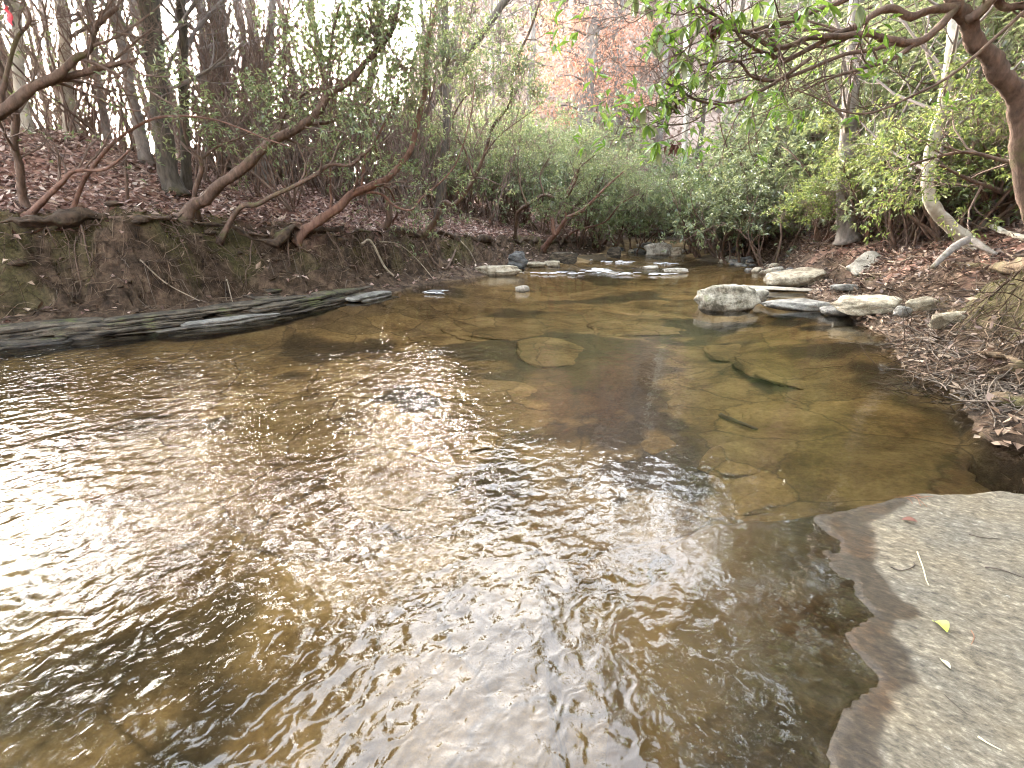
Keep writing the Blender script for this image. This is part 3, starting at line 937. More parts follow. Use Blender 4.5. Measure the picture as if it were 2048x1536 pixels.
def stone(name, label, px, h, mat, seed, zb=0.0, power=3.0, chops=3, rz=None, group=None, layers=0, sink=0.3, tilt=(0, 0), cat='stone', small=False, depth=None, rough=0.12, keep_h=False):
    """px = (x0, y0, x1, y1) of the stone in the photograph; h = height above what it stands on"""
    x0, y0, x1, y1 = px
    cx = (x0 + x1) / 2
    if zb is None:
        zb = on_ground(cx, y1)[2]
    A = at_z(cx, y1, zb)
    for _ in range(3):
        gz = H(A[0], A[1] + 0.1)
        if gz - 0.03 > zb:
            zb = gz - 0.03; A = at_z(cx, y1, zb)
    Bk = at_z(cx, y0, zb + h)[1] if (768 - y0) / FPX < math.tan(PITCH) - 0.02 else A[1] + 0.6
    w = at_y(x1, y1, A[1])[0] - at_y(x0, y1, A[1])[0]
    dep = depth or float(np.clip(Bk - A[1], 0.12, 0.62 * w))
    yc = A[1] + dep / 2
    w = (at_y(x1, (y0 + y1) / 2, yc)[0] - at_y(x0, (y0 + y1) / 2, yc)[0])
    if not keep_h:
        h = max(0.03, at_y(cx, y0, yc + 0.25 * dep)[2] - zb)
    xc = at_y(cx, (y0 + y1) / 2, yc)[0]
    hz = h * (1 + sink) / 2
    o = link(name, rock_mesh(name, (w / 2, dep / 2, hz), power, seed, M[mat], rough=rough, chops=chops, layers=layers, small=small))
    o.location = (xc, yc, zb + h - hz)
    o.rotation_euler = (tilt[0], tilt[1], rz if rz is not None else 0.15 * math.sin(seed * 3.7))
    return tag(o, label, cat, group)


stone('boulder', 'rounded lichen-stained boulder standing highest out of the pool', (1393, 568, 1513, 622), 0.36, 'rock_mossy', 11, power=2.4, rough=0.2)
stone('stone', 'pale flat stone half hidden right behind the rounded boulder', (1476, 576, 1540, 603), 0.17, 'rock_pale', 12, power=2.8)
stone('stone', 'long low grey-brown slab awash between boulder and tan slab', (1535, 597, 1665, 623), 0.09, 'rock_grey', 13, power=2.6)
stone('stone', 'small smooth grey stone touching the tan slab at its left tip', (1640, 610, 1708, 632), 0.08, 'rock_grey', 14, power=2.5)
stone('stone', 'wedge-shaped light tan slab with a flat top at the water edge', (1684, 600, 1794, 623), 0.15, 'rock_tan', 15, zb=0.03, power=4.5, tilt=(0.10, -0.10), keep_h=True, depth=0.5)
stone('stone', 'bluish grey stone tucked behind the right end of the tan slab', (1786, 612, 1828, 632), 0.10, 'rock_grey', 16, power=3, tilt=(0, 0.2))
stone('stone', 'tan stone lying in twigs just above the waterline, right of the tan slab', (1816, 594, 1876, 612), 0.09, 'rock_tan', 17, zb=None, power=3.6, sink=0.8, keep_h=True, tilt=(0.25, -0.15))
stone('stone', 'flat pale stone half buried in leaf debris near the mossy bank', (1868, 624, 1942, 645), 0.10, 'rock_tan', 18, zb=None, power=4, sink=0.8, keep_h=True, tilt=(0.2, -0.1))
stone('stone', 'tilted pale slab resting up on the leafy right bank', (1698, 514, 1768, 538), 0.13, 'rock_pale', 19, zb=None, power=4.5, tilt=(0.5, -0.3), sink=0.2, depth=0.5, keep_h=True)
stone('stone', 'big flat-topped tan slab on the right shore, upstream of the boulder', (1538, 540, 1640, 566), 0.20, 'rock_tan', 20, power=4.0, tilt=(0.2, -0.12), keep_h=True)
stone('stone', 'low grey slab at the waterline below the mossy right bank', (1664, 568, 1724, 580), 0.08, 'rock_grey', 22, power=3)
stone('stone', 'pale stone just under the surface behind the tan slab', (1678, 590, 1718, 604), 0.03, 'rock_pale', 23, power=3, sink=2)
stone('stone', 'jagged white stone in the riffle at mid stream', (1324, 536, 1380, 547), 0.13, 'rock_pale', 24, power=3.4)
stone('stone', 'low white stone, nearly drowned, upstream of the jagged white one', (1286, 531, 1318, 540), 0.05, 'rock_pale', 25, power=2.6, small=True)
stone('boulder', 'whitish pointed boulder on the gravel at the far bend', (1290, 486, 1352, 510), 0.62, 'rock_pale', 26, zb=0.02, power=2.0, rough=0.3, chops=6)
stone('stone', 'pale stone leaning on the far whitish boulder', (1340, 494, 1366, 510), 0.3, 'rock_tan', 27, zb=0.05, power=2.8, small=True)
stone('stone', 'lone small white rounded stone in the middle of the pool', (1028, 570, 1058, 583), 0.12, 'rock_pale', 28, power=2.3, small=True)
stone('stone', 'broad layered tan slab at the left shore of the riffle', (946, 531, 1039, 551), 0.22, 'rock_tan', 29, power=4, layers=6)
stone('stone', 'upright dark slate with a pointed top at the left shore', (1018, 503, 1054, 533), 0.55, 'rock_slate', 30, power=2.6, depth=0.25, rough=0.25)
stone('stone', 'tan flat stone right of the upright dark slate', (1040, 523, 1092, 536), 0.14, 'rock_tan', 31, power=3.6)
stone('stone', 'smaller tan flat stone, next one toward the riffle', (1086, 521, 1122, 534), 0.14, 'rock_tan', 32, power=3.2, small=True)
stone('stone', 'long brown stone under the bank left of the riffle', (1094, 504, 1158, 528), 0.36, 'rock_ledge', 33, power=3)
stone('boulder', 'dark rounded boulder at the foot of the far left bank', (1213, 494, 1243, 516), 0.5, 'rock_ledge', 34, power=2.3)
stone('stone', 'small wet dark stone breaking the calm water near the left ledges', (852, 579, 886, 589), 0.03, 'rock_slate', 35, power=2.5, small=True)
# pale rock strip standing in for bright sky reflected on the water tongue
o = stone('rock_ledge', 'long thin pale strip standing in for a bright water reflection behind the boulder', (1424, 551, 1626, 582), 0.05, 'rock_pale', 21, power=2.6, depth=0.5, rz=-0.32, cat='ledge', keep_h=True)
# flaky ledges along the left shore, each a stack of thin plates
def ledge(label, pa, pb, dep, h, mat, seed, za=0.0, zb=0.0):
    A, Bp = at_z(*pa, za), at_z(*pb, zb)
    L = np.linalg.norm(Bp - A); ang = math.atan2(Bp[1] - A[1], Bp[0] - A[0]); pit = math.asin((Bp[2] - A[2]) / L)
    rng = np.random.default_rng(seed)
    mb = MB(); z = -0.10; k = 0
    while z < h:
        t = 0.025 + 0.045 * rng.random()
        V = ICO_V.copy(); p = 5.0
        V = V / ((np.abs(V) ** p).sum(1) ** (1 / p))[:, None]
        f = 1 - 0.32 * (z + 0.1) / (h + 0.1)
        ex = 1 + 0.22 * fbm(V[:, 0] * 3.1 + k * 7, V[:, 1] * 0.8, V[:, 2] * 0.5, 4, seed + k)
        V = V * np.array([L / 2 * (0.72 + 0.33 * rng.random()), dep / 2, t * 0.62])
        V[:, 1] = V[:, 1] * ex * f + (1 - f) * dep * 0.35
        V[:, 0] += rng.normal(0, 0.05) * L
        V[:, 2] += z + t / 2 + 0.010 * fbm(V[:, 0] * 3, V[:, 1] * 3, None, 3, seed + k)
        mb.add(V, None, ICO_F); z += t; k += 1
    o = mb.build('rock_ledge', M[mat])
    C = (A + Bp) / 2 + np.array([-math.sin(ang), math.cos(ang), 0]) * dep * 0.28
    o.location = (C[0], C[1], C[2]); o.rotation_euler = (rng.normal(0, 0.03), -pit, ang)
    return tag(o, label, 'ledge', 'layered ledges along the left shore')


for i, (pa, pb, dep, h, mat, z, lab) in enumerate((
        ((-80, 704), (160, 682), 0.55, 0.035, 'rock_ledge', 0, 'lowest ledge at the left edge, just breaking the water'),
        ((60, 688), (352, 656), 0.6, 0.07, 'rock_ledge', 0, 'mossy brown-grey ledge at the waterline, left of the long wet one'),
        ((330, 664), (572, 633), 0.42, 0.055, 'rock_grey', 0, 'long wet grey ledge sloping into the water, palest of the left ledges'),
        ((510, 640), (678, 606), 0.5, 0.11, 'rock_ledge', 0, 'thick mossy ledge block with a squared right end'),
        ((640, 614), (745, 591), 0.45, 0.06, 'rock_ledge', 0, 'low dark flaky ledge between the squared block and the stepped one'),
        ((690, 597), (775, 577), 0.7, 0.18, 'rock_ledge', 0, 'stepped flaky ledge under the drooping branch'),
        ((722, 604), (796, 587), 0.4, 0.045, 'rock_grey', 0, 'wet pale-edged shelf at the right tip of the left ledges'),
        ((-90, 676), (210, 652), 0.5, 0.05, 'rock_ledge', 0.10, 'second ledge step at the left edge, above the lowest one'),
        ((170, 660), (430, 628), 0.5, 0.05, 'rock_ledge', 0.10, 'second ledge step behind the mossy brown-grey ledge'),
        ((390, 634), (650, 597), 0.5, 0.06, 'rock_ledge', 0.10, 'second ledge step behind the long wet grey ledge'),
        ((610, 604), (765, 574), 0.5, 0.05, 'rock_ledge', 0.10, 'second ledge step behind the squared block'),
        ((500, 596), (725, 558), 0.45, 0.05, 'rock_ledge', 0.20, 'uppermost ledge under the soil below the reddish stem'))):
    ledge(lab, pa, pb, dep, h, mat, 301 + i, z, z)
# far rock ledges where the valley closes
for i, (px, zb, h, lab) in enumerate((
        ((1255, 452, 1378, 478), 0.75, 0.45, 'grey-green upper rock ledge at the head of the pool'),
        ((1262, 470, 1392, 488), 0.30, 0.40, 'lower dark rock ledge at the head of the pool'),
        ((1330, 436, 1400, 462), 1.15, 0.55, 'black shaded rock shelf above the far ledges'))):
    A = at_y((px[0] + px[2]) / 2, px[3], 25.2 + i * 0.5)
    w = at_y(px[2], px[3], 25.2)[0] - at_y(px[0], px[3], 25.2)[0]
    me = rock_mesh('rock_ledge', (w / 2, 1.3, h / 1.6), 4.5, 360 + i, M['rock_ledge'], layers=5)
    o = link('rock_ledge', me); o.location = (A[0], A[1] + 1.2, A[2] + h * 0.4)
    tag(o, lab, 'ledge', 'rock ledges at the far bend')
# shoreline stones one can count, upstream right and far bend
rng = np.random.default_rng(8)
cob = [rock_mesh('stone', (1, 0.8, 0.5), 2.6, 400 + i, M[['rock_tan', 'rock_grey', 'rock_pale', 'rock_slate'][i % 4]], small=True) for i in range(8)]
spots = []
for i in range(46):
    t = rng.random()
    spots.append((1440 + 130 * t + rng.normal(0, 14), 516 + 34 * t + rng.normal(0, 5), 0.07 + 0.17 * rng.random() ** 2))
for i in range(22):
    spots.append((1225 + 150 * rng.random(), 497 + 14 * rng.random(), 0.10 + 0.2 * rng.random() ** 2))
for i, (px, py, s) in enumerate(spots):
    g = on_ground(px, py); 
    o = link('stone', cob[i % 8]); o.location = (g[0], g[1], max(g[2], -0.02) + s * 0.15); o.scale = (s, s, s)
    o.rotation_euler = (0.2 * rng.normal(), 0.2 * rng.normal(), 6.28 * rng.random())
    tag(o, 'small stone among many strewn along the far right shoreline' if i < 46 else 'small stone in the gravel bar at the far bend', 'stone',
        'stones along the far right shoreline' if i < 46 else 'stones on the far gravel bar')

# flat plates of bed rock under the water: pieces of the stream bed
plates = [(1590, 745, 230, 90), (1450, 810, 240, 100), (1600, 860, 180, 80), (1120, 690, 200, 60), (930, 860, 170, 70), (1330, 880, 90, 50),
          (1500, 700, 160, 50), (960, 770, 240, 50), (1500, 930, 220, 60), (1290, 640, 240, 40), (1000, 650, 240, 40), (820, 950, 220, 90),
          (600, 1000, 260, 90), (400, 1080, 260, 110), (1550, 1020, 180, 60)]
for i, (px, py, w, hh) in enumerate(plates):
    c = at_z(px, py, -0.28); x0 = at_z(px - w / 2, py, -0.28); yb = at_z(px, py - hh / 2, -0.28); yf = at_z(px, py + hh / 2, -0.28)
    me = rock_mesh('bedrock_plate', (c[0] - x0[0], (yb[1] - yf[1]) / 2, 0.05), 2.5, 430 + i, M['rock_bed'], rough=0.16, chops=4)
    me.materials.clear(); me.materials.append(ground.data.materials[0])
    at_ = me.attributes.new('bed', 'FLOAT', 'POINT'); at_.data.foreach_set('value', np.ones(len(me.vertices), np.float32))
    o = link('bedrock_plate', me, ground)
    rx = c[0] - x0[0]; ry = (yb[1] - yf[1]) / 2
    zm = sorted(H(c[0] + u * rx, c[1] + v * ry) for u, v in ((0, 0), (.7, 0), (-.7, 0), (0, .7), (0, -.7)))
    o.location = (c[0], c[1], zm[1] - 0.024); o.rotation_euler = (0.03 * math.sin(i), 0.03 * math.cos(i * 2), 0.3 * math.sin(i * 5))

# ------------------------------------------------------------------ the rock slab in the near right corner
wet_px = [(1690, 1012), (1700, 1085), (1712, 1130), (1735, 1190), (1760, 1225), (1700, 1262), (1742, 1310), (1770, 1350), (1700, 1405), (1670, 1470), (1655, 1536), (1640, 1650), (1600, 1800)]
dry_px = [(1830, 1000), (1745, 1045), (1757, 1100), (1756, 1135), (1790, 1180), (1846, 1226), (1805, 1240), (1790, 1262), (1818, 1300), (1824, 1330), (1846, 1348), (1790, 1388), (1766, 1450), (1755, 1490), (1772, 1540), (1760, 1700), (1720, 1850)]
wetL = np.array([at_z(a - 34, b, 0.0)[:2] for a, b in wet_px]); dryL = np.array([at_z(a, b, 0.02)[:2] for a, b in dry_px])
sx = np.arange(0.0, 7.5, 0.022); sy = np.arange(-2.6, 2.75, 0.022)
SX, SY = np.meshgrid(sx, sy); fx, fy = SX.ravel(), SY.ravel()
far_edge = np.interp(fx, [at_z(a, b, 0.03)[0] for a, b in ((1600, 1015), (1692, 1004), (1740, 990), (1840, 981), (1920, 988), (1990, 986), (2048, 998), (2300, 1010), (3500, 1010))],
                     [at_z(a, b, 0.03)[1] for a, b in ((1600, 1015), (1692, 1004), (1740, 990), (1840, 981), (1920, 988), (1990, 986), (2048, 998), (2300, 1010), (3500, 1010))])
dwet, _ = sdist(fx, fy, wetL[::-1], -1)
ddry, _ = sdist(fx, fy, dryL[::-1], -1)
dfar = far_edge - fy
sz = np.where(dwet > 0, 0.075 * dwet, 0.09 * dwet - 0.5 * np.clip(-dwet - 0.5, 0, 1))
sz = np.clip(sz, -0.7, 0.115 + 0.02 * np.clip(dwet, 0, 3))
sz = sz + (0.006 + 0.007 * sstep(0.35, 0.0, np.abs(dwet))) * fbm(fx * 3.4, fy * 3.4, None, 5, 90, 0.6) + 0.0022 * fbm(fx * 22, fy * 22, None, 3, 91)
for (pts, dp) in (([(2070, 1120), (1985, 1175), (1920, 1262), (1880, 1345), (1862, 1440), (1850, 1560)], 0.010), ([(1990, 990), (1955, 1040), (1900, 1082), (1870, 1130)], 0.006)):   # joints in the rock
    ln = np.array([at_z(a, b, 0.07)[:2] for a, b in pts])
    dj, _ = sdist(fx + 0.02 * fbm(fx * 6, fy * 6, None, 3, 94), fy + 0.02 * fbm(fx * 6, fy * 6, None, 3, 95), ln, 1)
    sz = sz - dp * sstep(0.018, 0.0, np.abs(dj)) - dp * 0.9 * sstep(0.0, 0.02, dj) * sstep(0.7, 0.1, dj)
sz = sz - 0.012 * sstep(0.25, 0.6, fbm(fx * 1.7 + 3, fy * 1.7, None, 4, 96)) * sstep(0.05, 0.09, sz)
sz = np.where(dwet > 0.03, np.maximum(sz, 0.004 + 0.03 * np.clip(dwet, 0, 0.3)), sz)
sz = sz - 0.6 * sstep(0.55, 0.05, fx + 0.25 * fbm(fx * 1.5, fy * 1.5, None, 3, 97))
sz = sz - 0.5 * sstep(0.05, -0.12, dfar + 0.03 * fbm(fx * 4, fy * 2, None, 3, 92))
smb = MB(); nx, ny = len(sx), len(sy)
ii = (np.arange(ny - 1)[:, None] * nx + np.arange(nx - 1)[None])
smb.add(np.stack([fx, fy, sz], 1), np.stack([ii, ii + 1, ii + 1 + nx, ii + nx], -1).reshape(-1, 4))


def slab_material():
    m, n, l = new_mat('slab rock')
    out = n.new('ShaderNodeOutputMaterial'); p = n.new('ShaderNodeBsdfPrincipled')
    geo = n.new('ShaderNodeNewGeometry'); pos = geo.outputs['Position']
    at = n.new('ShaderNodeAttribute'); at.attribute_name = 'wet'
    mp = n.new('ShaderNodeMapping'); mp.inputs['Rotation'].default_value = (0, 0, math.radians(35)); l.new(pos, mp.inputs['Vector'])
    a = noise_node(n, l, mp.outputs[0], 40, 8, 0.74, (0.75, 1.3, 1))
    b = noise_node(n, l, pos, 3.0, 6, 0.65)
    c = noise_node(n, l, pos, 11, 6, 0.7)
    r = ramp(n, [(0.32, (0.035, 0.029, 0.021)), (0.45, (0.090, 0.078, 0.058)), (0.56, (0.140, 0.122, 0.092)), (0.70, (0.29, 0.26, 0.205))]); l.new(a.outputs[0], r.inputs[0])
    t = ramp(n, [(0.35, (0.85, 0.86, 0.88)), (0.65, (1.1, 1.03, 0.92))]); l.new(b.outputs[0], t.inputs[0])
    col = mixc(n, l, 1.0, r.outputs[0], t.outputs[0], 'MULTIPLY')
    wsp = ramp(n, [(0.66, (0, 0, 0)), (0.72, (1, 1, 1))]); l.new(c.outputs[0], wsp.inputs[0])
    col = mixc(n, l, wsp.outputs[0], col, (0.24, 0.225, 0.19))
    wetc = mixc(n, l, 1.0, col, (0.33, 0.275, 0.23), 'MULTIPLY')
    ru = ramp(n, [(0.5, (0, 0, 0)), (0.62, (1, 1, 1))]); l.new(b.outputs[0], ru.inputs[0])
    wetc = mixc(n, l, ru.outputs[0], wetc, mixc(n, l, 1.0, col, (0.36, 0.25, 0.17), 'MULTIPLY'))
    col = mixc(n, l, at.outputs['Fac'], col, wetc)
    sz_ = n.new('ShaderNodeSeparateXYZ'); l.new(pos, sz_.inputs[0])
    ms = n.new('ShaderNodeMapRange'); ms.inputs[1].default_value = -0.012; ms.inputs[2].default_value = -0.07; l.new(sz_.outputs[2], ms.inputs[0])
    col = mixc(n, l, ms.outputs[0], col, mixc(n, l, c.outputs[0], (0.11, 0.072, 0.038), (0.24, 0.17, 0.095)))
    l.new(col, p.inputs['Base Color'])
    rr = n.new('ShaderNodeMapRange'); rr.inputs[3].default_value = 0.85; rr.inputs[4].default_value = 0.42; l.new(at.outputs['Fac'], rr.inputs[0]); l.new(rr.outputs[0], p.inputs['Roughness'])
    p.inputs['Specular IOR Level'].default_value = 0.35
    bp = n.new('ShaderNodeBump'); bp.inputs['Strength'].default_value = 0.5; bp.inputs['Distance'].default_value = 0.006
    l.new(a.outputs[0], bp.inputs['Height']); l.new(bp.outputs[0], p.inputs['Normal'])
    l.new(p.outputs[0], out.inputs[0])
    return m


slab = smb.build('rock_slab', slab_material())
wet = sstep(0.012, -0.012, ddry + 0.012 * fbm(fx * 25, fy * 25, None, 3, 93))
a = slab.data.attributes.new('wet', 'FLOAT', 'POINT'); a.data.foreach_set('value', wet.astype(np.float32))
tag(slab, 'large speckled grey rock slab with a dark wet margin in the near corner', 'rock slab')


def slab_z(x, y):
    i = int(np.clip(round((x - sx[0]) / 0.022), 0, len(sx) - 1)); j = int(np.clip(round((y - sy[0]) / 0.022), 0, len(sy) - 1))
    return float(sz.reshape(ny, nx)[j, i])


def on_slab(px, py):
    z = 0.05
    for _ in range(5):
        p = at_z(px, py, z); z = slab_z(p[0], p[1])
    return np.array([p[0], p[1], z])


def leaf_thing(name, label, px_a, px_b, width, mat, cat='leaf', curl=0.25, seed=0):
    A, B = on_slab(*px_a), on_slab(*px_b)
    A = A + np.array([0, 0, 0.006]); B = B + np.array([0, 0, 0.010])
    d = B - A; L = np.linalg.norm(d); s = unit(np.cross(d, (0, 0, 1)))
    n = 7; V = []; F = []
    for i in range(n):
        t = i / (n - 1); w = width * (math.sin(math.pi * min(1, t * 0.92 + 0.06)) ** 0.8)
        c = A + d * t + np.array([0, 0, curl * L * math.sin(math.pi * t) * 0.3])
        V += [c - s * w / 2 + np.array([0, 0, w * 0.25]), c, c + s * w / 2 + np.array([0, 0, w * 0.18])]
    F = [[i * 3 + k, i * 3 + k + 1, i * 3 + k + 4, i * 3 + k + 3] for i in range(n - 1) for k in (0, 1)]
    b0 = len(V); V += [v - np.array([0, 0, 0.0012]) for v in V]
    F += [[q + b0 for q in f[::-1]] for f in F]
    mb = MB(); mb.add(V, F)
    mb.tube(np.array([A - d * 0.18, A]), np.array([0.0012, 0.0012]), 4)
    return tag(mb.build(name, M[mat]), label, cat)


def solid(name, c, rough=0.6):
    m, n, l = new_mat(name)
    out = n.new('ShaderNodeOutputMaterial'); p = n.new('ShaderNodeBsdfPrincipled'); geo = n.new('ShaderNodeNewGeometry')
    a = noise_node(n, l, geo.outputs['Position'], 60, 3, 0.6)
    col = mixc(n, l, a.outputs[0], tuple(x * 0.75 for x in c), tuple(x * 1.25 for x in c))
    l.new(col, p.inputs['Base Color']); p.inputs['Roughness'].default_value = rough; l.new(p.outputs[0], out.inputs[0])
    M[name] = m


solid('brown leaf', (0.11, 0.04, 0.025)); solid('lime leaf', (0.42, 0.47, 0.08)); solid('straw', (0.55, 0.47, 0.28))
solid('dark stick', (0.045, 0.03, 0.02)); solid('rust needle', (0.21, 0.09, 0.045)); solid('pink ribbon', (0.72, 0.07, 0.10), 0.4); solid('foam', (0.8, 0.82, 0.85), 0.5)
leaf_thing('fallen_leaf', 'oval red-brown leaf on the back part of the rock slab', (1804, 1041), (1834, 1046), 0.035, 'brown leaf')
leaf_thing('fallen_leaf', 'folded yellow-green leaf on the middle of the rock slab', (1868, 1246), (1893, 1268), 0.042, 'lime leaf', curl=0.9)
leaf_thing('fallen_leaf', 'narrow straw-coloured leaf near the yellow-green leaf on the slab', (1882, 1322), (1899, 1341), 0.016, 'straw')


def slab_stick(name, label, px, r, mat, cat='twig'):
    P = [on_slab(*q) + np.array([0, 0, r + 0.001]) for q in px]
    c = catmull(P, len(P) * 4)
    mb = MB(); mb.tube(c, np.linspace(r, r * 0.5, len(c)), 6, rough=0.15)
    return tag(mb.build(name, M[mat]), label, cat)


slab_stick('twig', 'curved dark twig near the wet margin of the slab', [(1781, 1135), (1800, 1142), (1820, 1138), (1829, 1130), (1826, 1125)], 0.0028, 'dark stick')
slab_stick('twig', 'straight thin dark twig toward the back of the slab', [(1938, 1070), (1965, 1076), (2000, 1079)], 0.0024, 'dark stick')
slab_stick('twig', 'long dark twig running off the right side of the slab', [(1970, 1136), (2000, 1142), (2060, 1162)], 0.003, 'dark stick')
slab_stick('twig', 'pale upright straw stalk lying beside the curved dark twig', [(1834, 1105), (1845, 1135), (1852, 1160), (1858, 1170)], 0.0028, 'straw')
slab_stick('twig', 'thin dark needle low on the slab below the straw-coloured leaf', [(1888, 1390), (1910, 1410), (1935, 1430)], 0.0014, 'dark stick')
slab_stick('twig', 'pale bud-ended twig lowest on the slab', [(1955, 1475), (1975, 1488), (2002, 1502)], 0.003, 'straw')
slab_stick('twig', 'tiny curled brown stem right of the yellow-green leaf', [(1942, 1262), (1948, 1275), (1942, 1290)], 0.0016, 'rust needle')
mb = MB(); rng = np.random.default_rng(3)
for i in range(14):
    a = on_slab(1768 + 70 * rng.random(), 985 + 14 * rng.random()); b = on_slab(1812 + 62 * rng.random(), 992 + 26 * rng.random())
    mb.tube(np.array([a + [0, 0, .003], (a + b) / 2 + [0, 0, .010], b + [0, 0, .003]]), 0.0012, 3)
tag(mb.build('pine_needles', M['rust needle']), 'bundle of rust-coloured pine needles along the back edge of the slab', 'pine needles', None, 'stuff')

# ------------------------------------------------------------------ traced trunks on the left
traced_tree('tree', 'thickest dark trunk on the left, moss at its foot', [(352, 388), (335, 335), (325, 240), (311, 137), (297, 0)], None, None, 0.165, 0.145, 'oak_bark', 21, lean=(-0.1, 0), low_twigs=8, blobs=[(-5.2, 7.6, 6.6, 1.7, 520), (-6.8, 7.4, 6.8, 1.7, 520), (-5.6, 9.2, 7.4, 1.7, 480), (-7.8, 9.0, 7.2, 1.8, 480), (-6.2, 6.4, 7.8, 1.6, 480), (-4.4, 6.4, 7.6, 1.4, 380), (-8.2, 6.6, 6.8, 1.7, 420), (-6.0, 8.0, 9.0, 1.8, 460)])
traced_tree('tree', 'slimmer dark trunk rising right behind the thickest trunk', [(371, 380), (371, 273), (367, 171), (366, 68), (361, 0)], None, None, 0.085, 0.07, 'oak_bark', 22, low_twigs=5)
traced_tree('tree', 'stout grey-brown trunk just left of the sun glow', [(457, 310), (450, 240), (446, 170), (440, 90), (434, 0)], 12.6, 12.9, 0.20, 0.17, 'oak_bark', 23, low_twigs=5)
traced_tree('tree', 'slim trunk rising under the sun glow', [(518, 330), (517, 250), (521, 190), (536, 100), (546, 0)], 12.2, 12.6, 0.11, 0.08, 'grey_bark', 24, low_twigs=4)
traced_tree('tree', 'leaning grey trunk left of the thickest trunk', [(279, 262), (262, 180), (250, 120), (230, 40), (222, 0)], 10.8, 11.2, 0.10, 0.075, 'grey_bark', 25, lean=(-0.2, 0), low_twigs=5)
traced_tree('tree', 'pale grey trunk behind the large forked left branch', [(128, 228), (132, 150), (130, 70), (120, 0)], 11.2, 11.6, 0.12, 0.095, 'pale_bark', 26, low_twigs=5)
traced_tree('tree', 'pale trunk at the far left edge below the pink ribbon', [(40, 225), (38, 150), (36, 80), (28, 0)], 10.0, 10.4, 0.095, 0.075, 'pale_bark', 27, low_twigs=5)
traced_tree('tree', 'thin trunk between the thickest trunk and the stout one', [(412, 330), (410, 250), (407, 150), (398, 0)], 12.0, 12.5, 0.075, 0.055, 'grey_bark', 28)
traced_tree('tree', 'thin dark trunk left of the leaning grey one', [(200, 232), (196, 150), (186, 70), (180, 0)], 11.5, 12, 0.07, 0.055, 'grey_bark', 29)
traced_tree('tree', 'dark trunk leaning right over the stream, upper trunk moss-speckled', [(808, 402), (813, 350), (822, 287), (839, 239), (873, 191), (905, 145), (942, 96), (969, 61), (1008, 3)], None, None, 0.15, 0.10, 'oak_bark', 30, lean=(0.5, -0.1), top=5, lo=0.55, leaf='leaf_laurel')
traced_tree('tree', 'straight dark trunk right of the leaning dark one', [(873, 452), (880, 400), (887, 342), (894, 260), (893, 171), (890, 60), (889, 0)], None, None, 0.12, 0.09, 'oak_bark', 31, low_twigs=6)
traced_tree('tree', 'crooked slim trunk with a bent foot on the leaf slope', [(762, 459), (778, 440), (776, 400), (772, 350), (752, 290), (735, 225), (742, 160), (760, 60), (766, 0)], None, None, 0.08, 0.05, 'laurel_bark', 32, top=4, low_twigs=6)

# ------------------------------------------------------------------ traced laurels on the left bank
traced_shrub('laurel', 'big laurel whose main stem sweeps right from the bank edge', 'laurel', [
    ([(366, 436), (385, 412), (410, 400), (437, 372), (485, 338), (523, 301), (554, 277), (608, 249), (639, 219), (656, 191), (702, 160), (730, 126), (754, 102), (781, 65), (795, 17), (805, -40)], None, 8.6, 0.10, 0.03),
    ([(425, 428), (478, 417), (513, 410), (543, 393), (581, 376), (632, 349), (661, 330), (699, 331), (720, 314), (747, 286), (738, 232), (728, 212), (738, 196)], 8.3, 8.6, 0.045, 0.015),
    ([(392, 410), (390, 386), (403, 342), (400, 318), (376, 287), (362, 239), (340, 205)], 8.4, 8.2, 0.045, 0.014),
    ([(401, 320), (425, 300), (448, 287), (485, 273), (530, 240), (560, 180)], 8.4, 8.8, 0.022, 0.008, False),
    ([(554, 277), (566, 235), (590, 205), (618, 180), (640, 178), (661, 181)], 8.7, 8.4, 0.03, 0.012, False),
    ([(608, 249), (668, 239), (662, 180), (660, 110), (672, 40), (690, -20)], 8.6, 8.4, 0.03, 0.012, False),
], 'laurel_bark', 'leaf_laurel', 41, over=[(-2.7, 8.6, 6.0, 1.2, 420), (-1.7, 9.6, 6.6, 1.1, 380), (-4.6, 6.0, 5.4, 1.5, 520), (-5.6, 5.0, 5.4, 1.5, 520), (-4.4, 4.8, 6.4, 1.3, 420), (-6.6, 6.4, 6.2, 1.4, 420), (-5.8, 3.4, 5.6, 1.5, 480), (-3.4, 7.4, 6.6, 1.2, 320), (-6.2, 2.0, 5.4, 1.5, 420)], clouds=[(740, 60, 8.4, 0.8, 130), (690, 20, 8.8, 0.8, 120), (640, 70, 9.2, 0.7, 80), (805, 130, 8.6, 0.7, 110), (600, 140, 9.0, 0.6, 50), (790, 20, 8.6, 0.7, 110), (570, 30, 9, 0.6, 45)])
traced_shrub('laurel', 'thin laurel bowing in a long arch across the thickest trunk', 'laurel', [
    ([(137, 428), (164, 369), (185, 335), (222, 290), (273, 253), (314, 236), (362, 232), (427, 239), (478, 256), (530, 277), (581, 294)], None, 7.6, 0.032, 0.007),
    ([(51, 430), (85, 403), (120, 369), (150, 342), (212, 338), (260, 300)], None, 7.3, 0.05, 0.012),
], 'rust_bark', 'leaf_laurel', 42, leafk=2, leaf_skip=0.75)
